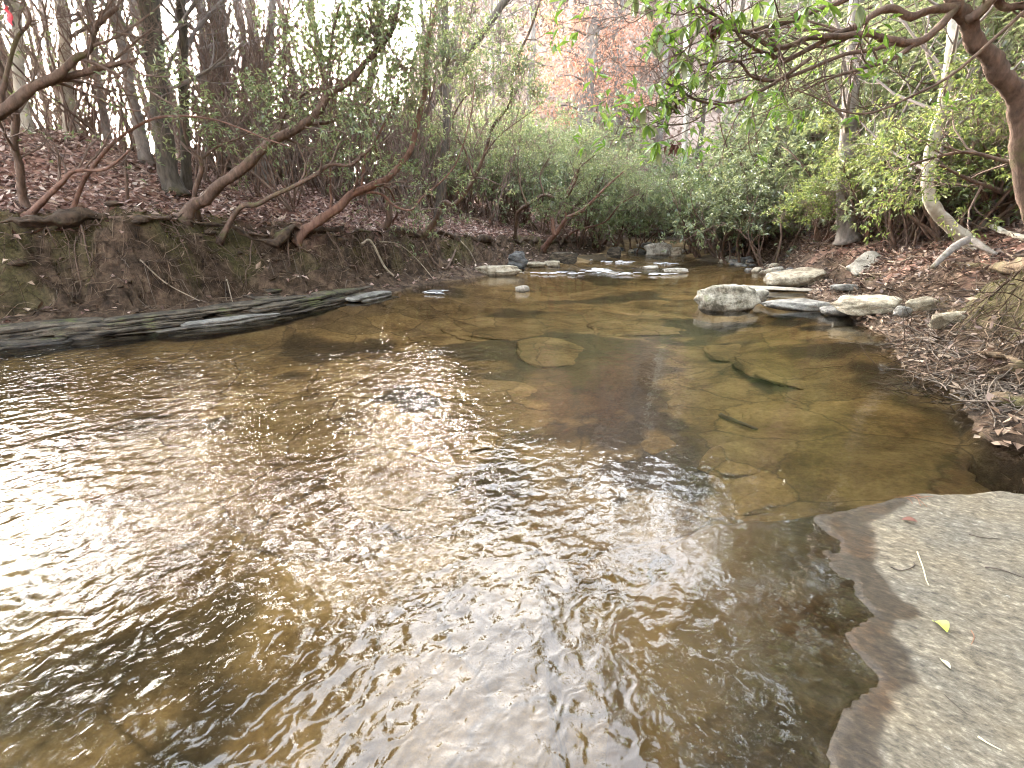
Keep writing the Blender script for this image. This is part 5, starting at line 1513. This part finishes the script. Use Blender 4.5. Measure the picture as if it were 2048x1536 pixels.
for i in range(40):
    a = rng.uniform(0, 6.283); r = rng.uniform(9, 26)
    x, y = 3 + r * math.sin(a), -4 + r * math.cos(a)
    z, dl, dr = terrain(np.array([x]), np.array([y]))
    if y > 4 and x < 9: continue
    if max(dl[0], dr[0]) < 1.0: continue
    place('bare%d' % (i % 5), 'tree', (x, y, z[0]), 6.28 * rng.random(), 0.8 + 0.4 * rng.random(), 'bare tree of the woods around the near bank', 'tree', 'bare trees around the near bank')
for i in range(20):
    a = rng.uniform(1.6, 5.2); r = rng.uniform(6, 16)
    x, y = 4 + r * math.sin(a), -3 + r * math.cos(a)
    z, dl, dr = terrain(np.array([x]), np.array([y]))
    if max(dl[0], dr[0]) < 1.5: continue
    place('shrub%d' % (i % 4), 'rhododendron', (x, y, z[0]), 6.28 * rng.random(), 1.2 + 0.8 * rng.random(), 'rhododendron of the near bank thicket', 'rhododendron', 'rhododendrons around the near bank')

for i, (x, y, sc, lab) in enumerate(((9.6, 8.6, 0.95, 'evergreen hemlock just behind the pale curved trunk'), (11.2, 12.5, 1.0, 'evergreen hemlock up the slope behind the pale curved trunk'), (10.6, 4.6, 1.0, 'evergreen hemlock past the right edge beside the hollow log'),
        (12.6, 17.5, 1.1, 'evergreen hemlock above the stony right shore'), (13.5, 23, 1.2, 'evergreen hemlock right of the slim pale trunk'), (14.5, 9.5, 1.2, 'evergreen hemlock high on the right slope'))):
    place('hemlock%d' % (i % 2), 'hemlock', (x, y, H(x, y)), 1.3 * i, sc, lab, 'hemlock', 'hemlocks on the right slope')
for i, (x, y, sc) in enumerate(((-11.2, 5.4, 1.0), (-14.5, 8.5, 1.15), (-12.5, 2.0, 1.0))):  # hemlocks outside the view, added to block bright sky at the left edge
    place('hemlock%d' % (i % 2), 'hemlock', (x, y, H(x, y)), 0.7 + 1.9 * i, sc, 'unseen evergreen hemlock added on the left bank to dim the water glare', 'hemlock', 'hemlocks added out of view on the left bank')
for i, (x, y, sc) in enumerate(((3.4, -3.4, 1.0), (1.2, -6.2, 1.1), (5.6, -0.6, 1.05), (6.0, -5.5, 1.2), (-1.8, -9.8, 1.1), (9.5, 0.5, 1.2))):  # unseen hemlocks, added to shade the slab and darken the water's reflections
    place('hemlock%d' % (i % 2), 'hemlock', (x, y, H(x, y)), 2.1 * i, sc, 'unseen evergreen hemlock added on the near bank to shade the rock slab', 'hemlock', 'hemlocks added out of view on the near bank')

# ------------------------------------------------------------------ leaf litter, moss tufts, rootlets: nobody could count them
def scatter(n, xr, yr, test, rng):
    x = rng.uniform(*xr, n); y = rng.uniform(*yr, n)
    z, dl, dr = terrain(x, y)
    k = test(x, y, dl, dr) > rng.random(n)
    return x[k], y[k], z[k], dl[k], dr[k]


def litter_obj(label, mat, n, xr, yr, test, size, seed, lift=0.012):
    rng = np.random.default_rng(seed)
    x, y, z, _, _ = scatter(n, xr, yr, test, rng)
    m = len(x); P = np.stack([x, y, z + lift + 0.02 * rng.random(m)], 1)
    a = rng.random(m) * 6.283; tl = rng.normal(0, 0.35, m)
    d = np.stack([np.cos(a), np.sin(a), tl], 1)
    nr = np.stack([rng.normal(0, 0.45, m), rng.normal(0, 0.45, m), np.ones(m)], 1)
    mb = MB(); mb.leaves(P, d, nr, size * (0.6 + 0.8 * rng.random(m)), size * 0.55 * (0.7 + 0.6 * rng.random(m)), rng.normal(0, 0.25, (m, 1)), 0.2)
    return tag(mb.build('leaf_litter', M[mat], smooth=False), label, None, None, 'stuff')


def vis(x, y):
    return (np.abs(x) < 1.25 * y + 1.5)


litter_obj('pinkish brown leaf litter covering the left slope', 'leaf_litter', 120000, (-16, 8), (4, 24), lambda x, y, dl, dr: np.where(vis(x, y), sstep(1.1, 1.45, dl + 0.3 * vnoise(x * 1.5, y * 1.5)) * 0.95 + 0.07 * (dl > 0.12), 0) * (dl < 7.5), 0.105, 1)
litter_obj('brown leaf litter covering the right bank', 'leaf_brown', 80000, (2.5, 16), (2, 20), lambda x, y, dl, dr: np.where(vis(x, y), sstep(0.5, 1.6, dr + 0.6 * vnoise(x * 1.5, y * 1.5)) * 0.8 + 0.22 * (dr > 0.1), 0) * (dr < 6), 0.095, 2)
litter_obj('tan leaf drift near the tan slab and right waterline', 'leaf_tan', 26000, (3, 8.5), (2.6, 14), lambda x, y, dl, dr: np.where((dr > -0.05) & (dr < 1.8), 0.5 * sstep(0.1, 0.5, vnoise(x * 1.7 + 4, y * 1.7) + 0.25), 0), 0.085, 3)
litter_obj('tan leaf litter on the far hillside', 'leaf_hill', 40000, (-14, 34), (26, 60), lambda x, y, dl, dr: np.where(vis(x, y), 0.9, 0), 0.30, 4, 0.03)
litter_obj('larger pale curled leaves on top of the left slope litter', 'leaf_tan', 16000, (-14, 7), (4, 20), lambda x, y, dl, dr: np.where(vis(x, y) & (dl > 0.6) & (dl < 7), 0.5 * sstep(-0.2, 0.5, vnoise(x * 2.1, y * 2.1)), 0), 0.12, 14, 0.03)


def tufts(name, label, mat, n, xr, yr, test, L, W, seed, flat=0.0):
    rng = np.random.default_rng(seed)
    x, y, z, _, _ = scatter(n, xr, yr, test, rng)
    m = len(x); P = np.stack([x, y, z - 0.003], 1)
    d = np.stack([rng.normal(0, 0.6 + flat, m), rng.normal(0, 0.6 + flat, m), np.abs(rng.normal(0.8, 0.3, m)) * (1 - flat)], 1)
    mb = MB(); mb.leaves(P, d, rng.normal(0, 1, (m, 3)), L * (0.5 + rng.random(m)), W, 0.2, 0.1)
    return tag(mb.build(name, M[mat], smooth=False), label, None, None, 'stuff')


def moss_t(x, y, dl, dr):
    f = sstep(0.15, 0.55, fbm(x * 1.3 + 9, y * 1.3, None, 5, 51))
    g = 1.2 * sstep(-0.1, 0.4, fbm(x * 2.1 + 2, y * 2.1, None, 4, 53)) * sstep(0.35, 0.6, dr) * sstep(2.6, 1.6, dr) * sstep(1.9, 1.0, np.abs(y - 4.6))
    return g + f * np.clip(sstep(0.7, 0.9, dl) * sstep(2.0, 1.35, dl) + sstep(0.5, 0.9, dr) * sstep(3.4, 2.2, dr) * sstep(12, 8, y), 0, 1)


tufts('moss', 'olive moss cushions along both bank edges', 'moss', 150000, (-12, 11), (2.5, 15), moss_t, 0.035, 0.010, 6)
tufts('rootlets', 'tangled brown rootlets and straw on the cut banks', 'rootlet', 60000, (-12, 9), (2.5, 18), lambda x, y, dl, dr: (0.25 * sstep(0.1, 0.3, dl) + 0.35 * sstep(0.5, 0.7, dl)) * sstep(1.7, 1.2, dl) + 0.5 * sstep(0.1, 0.4, dr) * sstep(2.2, 1.0, dr), 0.16, 0.007, 7, 0.55)
mb = MB(); rng = np.random.default_rng(12)
for i in range(1500):       # hair roots and fine twigs hanging down the cut bank
    t = rng.random(); 
    if rng.random() < 0.65:
        px, py = rng.uniform(0, 1000), 0
        py = np.interp(px, [0, 400, 800, 1000], [560, 545, 510, 500]) + rng.normal(0, 28)
    else:
        px, py = rng.uniform(1780, 2048), rng.uniform(560, 800)
    g = on_ground(px, py) if i % 3 == 0 or i == 0 else g + np.array([rng.normal(0, 0.15), rng.normal(0, 0.15), 0])
    if i % 3: g[2] = H(g[0], g[1])
    d = (rng.normal(0, 1), rng.normal(0, 1) - 0.3, rng.normal(0, 0.4))
    p = wander(g + np.array([0, 0, 0.025]), d, 0.2 + 0.35 * rng.random(), 5, 0.35, -0.12, rng)
    zz, _, _ = terrain(p[:, 0], p[:, 1]); p[:, 2] = np.maximum(p[:, 2], zz + 0.006)
    mb.tube(p, np.linspace(0.004, 0.0015, 6) * (0.6 + 0.9 * rng.random()), 3, cap=False)
tag(mb.build('bank_roots', M['rootlet']), 'fine roots and dead twigs matted on the eroded banks', None, None, 'stuff')
def twig_litter(name, label, n, xr, yr, test, mat, seed, L=(0.15, 0.5), r=0.005):
    rng = np.random.default_rng(seed); mb = MB()
    x, y, z, _, _ = scatter(n, xr, yr, test, rng)
    for q in range(len(x)):
        a = rng.random() * 6.283
        p = wander((x[q], y[q], z[q] + 0.03), (math.cos(a), math.sin(a), 0.05), rng.uniform(*L), 4, 0.2, 0, rng)
        zz, _, _ = terrain(p[:, 0], p[:, 1]); p[:, 2] = zz + 0.015 + 0.04 * rng.random(5)
        mb.tube(p, np.linspace(r, r * 0.5, 5) * (0.5 + 1.0 * rng.random()), 4, cap=False)
    return tag(mb.build(name, M[mat]), label, None, None, 'stuff')


twig_litter('twig_litter', 'pale dead twigs lying all over the right bank', 4500, (3, 14), (2.6, 16), lambda x, y, dl, dr: np.where((dr > 0.1) & (dr < 4.5) & vis(x, y), 0.55, 0), 'wet_wood', 61)
twig_litter('twig_litter', 'dead twigs lying among the leaves of the left slope', 5000, (-14, 6), (5, 20), lambda x, y, dl, dr: np.where((dl > 0.2) & (dl < 5) & vis(x, y), 0.4, 0), 'wet_wood', 62)
mb = MB(); rng = np.random.default_rng(64)        # clods of soil fallen from the undercut bank
x, y, z, _, _ = scatter(9000, (-13, 7), (2, 18), lambda x, y, dl, dr: np.where(vis(x, y), 0.28 * sstep(0.5, 0.65, dl) * sstep(1.5, 1.2, dl) + 0.07 * sstep(0.1, 0.3, dr) * sstep(1.8, 1.2, dr), 0), rng)
_b = bmesh.new(); bmesh.ops.create_icosphere(_b, subdivisions=2, radius=1.0); CV = np.array([v.co[:] for v in _b.verts]); CF = np.array([[v.index for v in f.verts] for f in _b.faces]); _b.free()
for q in range(len(x)):
    r = 0.02 + 0.07 * rng.random() ** 3
    V = CV * (1 + 0.35 * fbm(CV[:, 0] * 1.6 + q, CV[:, 1] * 1.6, CV[:, 2] * 1.6, 2, 5))[:, None] * np.array([r * 1.5, r, r * 0.6])
    a = rng.random() * 6.283; V = V @ np.array([[math.cos(a), math.sin(a), 0], [-math.sin(a), math.cos(a), 0], [0, 0, 1]])
    mb.add(V + np.array([x[q], y[q], z[q]]), None, CF)
tag(mb.build('soil_clods', M['soil']), 'dark crumbling soil clods on the undercut banks', None, None, 'stuff')
# sod lip overhanging the eroded left bank, with roots running down the face
arc = []
for k in range(3, len(LSH) - 3):
    a_, b_ = LSH[k], LSH[k + 1]
    for t in np.linspace(0, 1, 26, endpoint=False): arc.append(a_ + (b_ - a_) * t)
arc = np.array(arc); tn = np.gradient(arc, axis=0); tn /= np.linalg.norm(tn, axis=1, keepdims=True); nl = np.stack([-tn[:, 1], tn[:, 0]], 1)
edge = arc + nl * (1.12 + 0.16 * fbm(arc[:, 0] * 1.1, arc[:, 1] * 1.1, None, 3, 83))[:, None]
ins = edge + nl * 0.45
ze = terrain(ins[:, 0], ins[:, 1])[0]
lp = np.stack([edge[:, 0], edge[:, 1], ze - 0.12 + 0.05 * fbm(arc[:, 0] * 3.1, arc[:, 1] * 3.1, None, 3, 88)], 1)
mb = MB(); mb.tube(lp, np.clip(0.055 + 0.075 * fbm(arc[:, 0] * 2.6, arc[:, 1] * 2.6, None, 3, 84), 0.012, 0.12), 14, rough=0.7, seed=85)
tag(mb.build('bank_edge', M['soil']), 'crumbling dark sod lip overhanging the eroded left bank', None, None, 'structure')
rng = np.random.default_rng(86); mb = MB()
for i in range(150):
    k = int(rng.integers(4, len(lp) - 4)); p0 = lp[k] + np.array([0, 0, -0.02])
    d = np.array([-nl[k, 0] * 0.5 + rng.normal(0, 0.7), -nl[k, 1] * 0.5 + rng.normal(0, 0.7), -0.7])
    p = wander(p0, d, 0.35 + 0.8 * rng.random(), 9, 0.3, -0.05, rng)
    zz = terrain(p[:, 0], p[:, 1])[0]; p[1:, 2] = np.maximum(np.minimum(p[1:, 2], zz[1:] + 0.16), zz[1:] + 0.008)
    r = 0.003 + 0.013 * rng.random() ** 2.5
    mb.tube(p, np.linspace(r, r * 0.35, 10), 6, rough=0.2, seed=i)
tag(mb.build('tree_roots', M['laurel_bark']), 'exposed roots hanging down the dark face of the left bank', None, None, 'stuff')
# driftwood mat at the right waterline
mb = MB()
for i in range(620):
    t = rng.random(); px = 1790 + 220 * t + rng.normal(0, 22); py = 655 + 175 * t + rng.normal(0, 22)
    g = at_z(px, py, 0.03); z = max(0.0, H(g[0], g[1]))
    a = rng.normal(0.35, 0.6)
    p = wander((g[0], g[1], z + 0.01 + 0.07 * rng.random()), (math.cos(a), math.sin(a) * 0.7, rng.normal(0, 0.12)), 0.12 + 0.38 * rng.random(), 5, 0.16, 0, rng)
    mb.tube(p, np.linspace(0.006, 0.003, 6) * (0.5 + rng.random()), 4, cap=False)
tag(mb.build('driftwood_twigs', M['wet_wood']), 'mat of grey driftwood twigs stranded at the right waterline', None, None, 'stuff')


def stick(name, label, px, ya, yb, r0, r1, mat, cat='branch', lift=0.03, ground_hug=True):
    P = [at_y(a, b, ya + (yb - ya) * i / (len(px) - 1)) for i, (a, b) in enumerate(px)]
    if ground_hug:
        P = [on_ground(a, b) + np.array([0, 0, lift]) for a, b in px]
    c = catmull(P, len(P) * 6); mb = MB(); mb.tube(c, np.linspace(r0, r1, len(c)), 12, rough=0.55 if 'log' in name else 0.25, seed=len(label))
    return tag(mb.build(name, M[mat]), label, cat)


stick('fallen_branch', 'pale fallen branch on the right bank at the picture edge', [(1942, 440), (1950, 448), (1980, 458), (2010, 470), (2060, 486)], 0, 0, 0.045, 0.04, 'pale_bark')
stick('rotten_log', 'long rotten split log lying along the mossy right bank', [(1880, 532), (1930, 534), (1990, 540), (2060, 556)], 0, 0, 0.04, 0.075, 'rotten_wood', 'log', -0.01)
stick('stick', 'forked dead stick on moss left of the propping root', [(1775, 532), (1800, 530), (1836, 513)], 0, 0, 0.014, 0.008, 'dry_wood')
stick('stick', 'curved dead stick below the tilted pale slab', [(1677, 534), (1690, 544), (1720, 550), (1748, 556)], 0, 0, 0.014, 0.010, 'dry_wood')
stick('stick', 'pale stick propped from the leaf bank down to the left shore', [(908, 476), (925, 495), (940, 515), (952, 532)], 0, 0, 0.022, 0.013, 'dry_wood', lift=0.06)
stick('stick', 'long grey stick sliding down the left bank to the flaky ledges', [(725, 505), (745, 520), (770, 542), (788, 562)], 0, 0, 0.03, 0.018, 'dry_wood', lift=0.07)
stick('stick', 'thin bowed stick dipping toward the water left of the pale stick', [(760, 495), (800, 510), (835, 535), (868, 566)], 0, 0, 0.014, 0.007, 'dry_wood', lift=0.08)
stick('stick', 'mossy drooping root curved like a hook over the left shore', [(846, 500), (866, 530), (890, 545), (905, 530), (912, 512)], 0, 0, 0.022, 0.018, 'laurel_bark', 'root', 0.08)
stick('stick', 'bare root running along the top of the cut bank, left of the red stem', [(500, 488), (530, 482), (560, 478), (592, 462)], 0, 0, 0.03, 0.022, 'laurel_bark', 'root')
stick('stick', 'root hugging the cut bank under the big laurel', [(340, 440), (310, 452), (270, 448), (220, 442)], 0, 0, 0.035, 0.02, 'laurel_bark', 'root', 0.01)
stick('stick', 'short straight stick upright before the long wet ledge', [(455, 575), (460, 592), (466, 610)], 0, 0, 0.010, 0.007, 'dry_wood', lift=0.03)
stick('stick', 'dead stick lying flat on soil above the mossy grey ledge', [(298, 592), (340, 598), (400, 606)], 0, 0, 0.010, 0.007, 'dry_wood')
stick('fallen_branch', 'mossy rotting branch on the leaves left of the mossy dark laurel', [(945, 440), (962, 446), (978, 456)], 0, 0, 0.06, 0.045, 'rotten_wood')
stick('stick', 'dark sunken stick on the stream bed near the right side', [(1440, 838), (1475, 852), (1512, 868)], 0, 0, 0.020, 0.012, 'dark stick')
stick('stick', 'dark wet stick at the water edge below the hollow log', [(1915, 792), (1940, 806), (1955, 818)], 0, 0, 0.010, 0.007, 'dark stick')
stick('rotten_log', 'small bleached rotten log at the right edge below the hollow log', [(1985, 812), (2020, 818), (2070, 835)], 0, 0, 0.045, 0.06, 'rotten_wood', 'log')
# hollow log at the right edge
c0 = on_ground(1976, 742); ax = unit(np.array([0.75, -0.35, 0.05]))
hl = empty('hollow_log', c0, 'bleached hollow log end jutting from the mossy right bank', 'log')
mb = MB(); n = 14; sd = 16
u = unit(np.cross(ax, (0, 0, 1))); v = np.cross(u, ax)
V = []
for i in range(n):
    s = i / (n - 1) * 1.3
    for ring in (0,):
        for k in range(sd):
            a = 6.283 * k / sd; q = 1 + 0.16 * math.sin(3 * a + s * 2) + 0.08 * math.sin(7 * a)
            V.append(c0 + ax * (s + 0.06 * math.sin(2 * a)) + (u * math.cos(a) * 0.17 + v * math.sin(a) * 0.11) * q + np.array([0, 0, 0.06]))
m0 = len(V)
for i in range(n):
    s = i / (n - 1) * 1.3
    for k in range(sd):
        a = 6.283 * k / sd; q = 1 + 0.16 * math.sin(3 * a + s * 2) + 0.08 * math.sin(7 * a)
        V.append(c0 + ax * (s + 0.02 + 0.06 * math.sin(2 * a)) + (u * math.cos(a) * 0.125 + v * math.sin(a) * 0.075) * q + np.array([0, 0, 0.06]))
F = []
for i in range(n - 1):
    for k in range(sd):
        k2 = (k + 1) % sd
        F.append([i * sd + k, i * sd + k2, (i + 1) * sd + k2, (i + 1) * sd + k]); F.append([m0 + i * sd + k2, m0 + i * sd + k, m0 + (i + 1) * sd + k, m0 + (i + 1) * sd + k2])
for k in range(sd):
    k2 = (k + 1) % sd; F.append([k2, k, m0 + k, m0 + k2])
mb.add(V, F); local(mb.build('shell', M['rotten_wood']), hl)
# foam and broken water in the riffle
mb = MB(); rng = np.random.default_rng(31)
for (px, py, w, hgt, n) in ((1195, 541, 30, 2.5, 40), (1110, 546, 60, 1.0, 16), (1240, 548, 40, .8, 10), (1235, 524, 45, 0.9, 24), (1320, 527, 40, .8, 10), (1320, 548, 40, .8, 10), (1160, 519, 30, 1.2, 8), (868, 584, 12, 1.2, 8)):
    for i in range(n):
        c = at_z(px + rng.normal(0, w * 0.45), py + rng.normal(0, hgt), 0.035)
        V3 = ICO_V3[::1] * np.array([0.05 + 0.10 * rng.random(), 0.022, 0.012 + 0.012 * rng.random()]) if False else None
        L = 0.05 + 0.12 * rng.random(); a = rng.normal(0, 0.3)
        d = np.array([math.cos(a), math.sin(a), 0])
        mb.tube(np.array([c - d * L, c - d * L * 0.4 + [0, 0, .008], c + d * L * 0.4 + [0, 0, .008], c + d * L]), np.array([0.003, 0.007, 0.006, 0.002]), 5, cap=False)
tag(mb.build('foam', M['foam']), 'white foam flecks on the riffle', None, None, 'stuff')
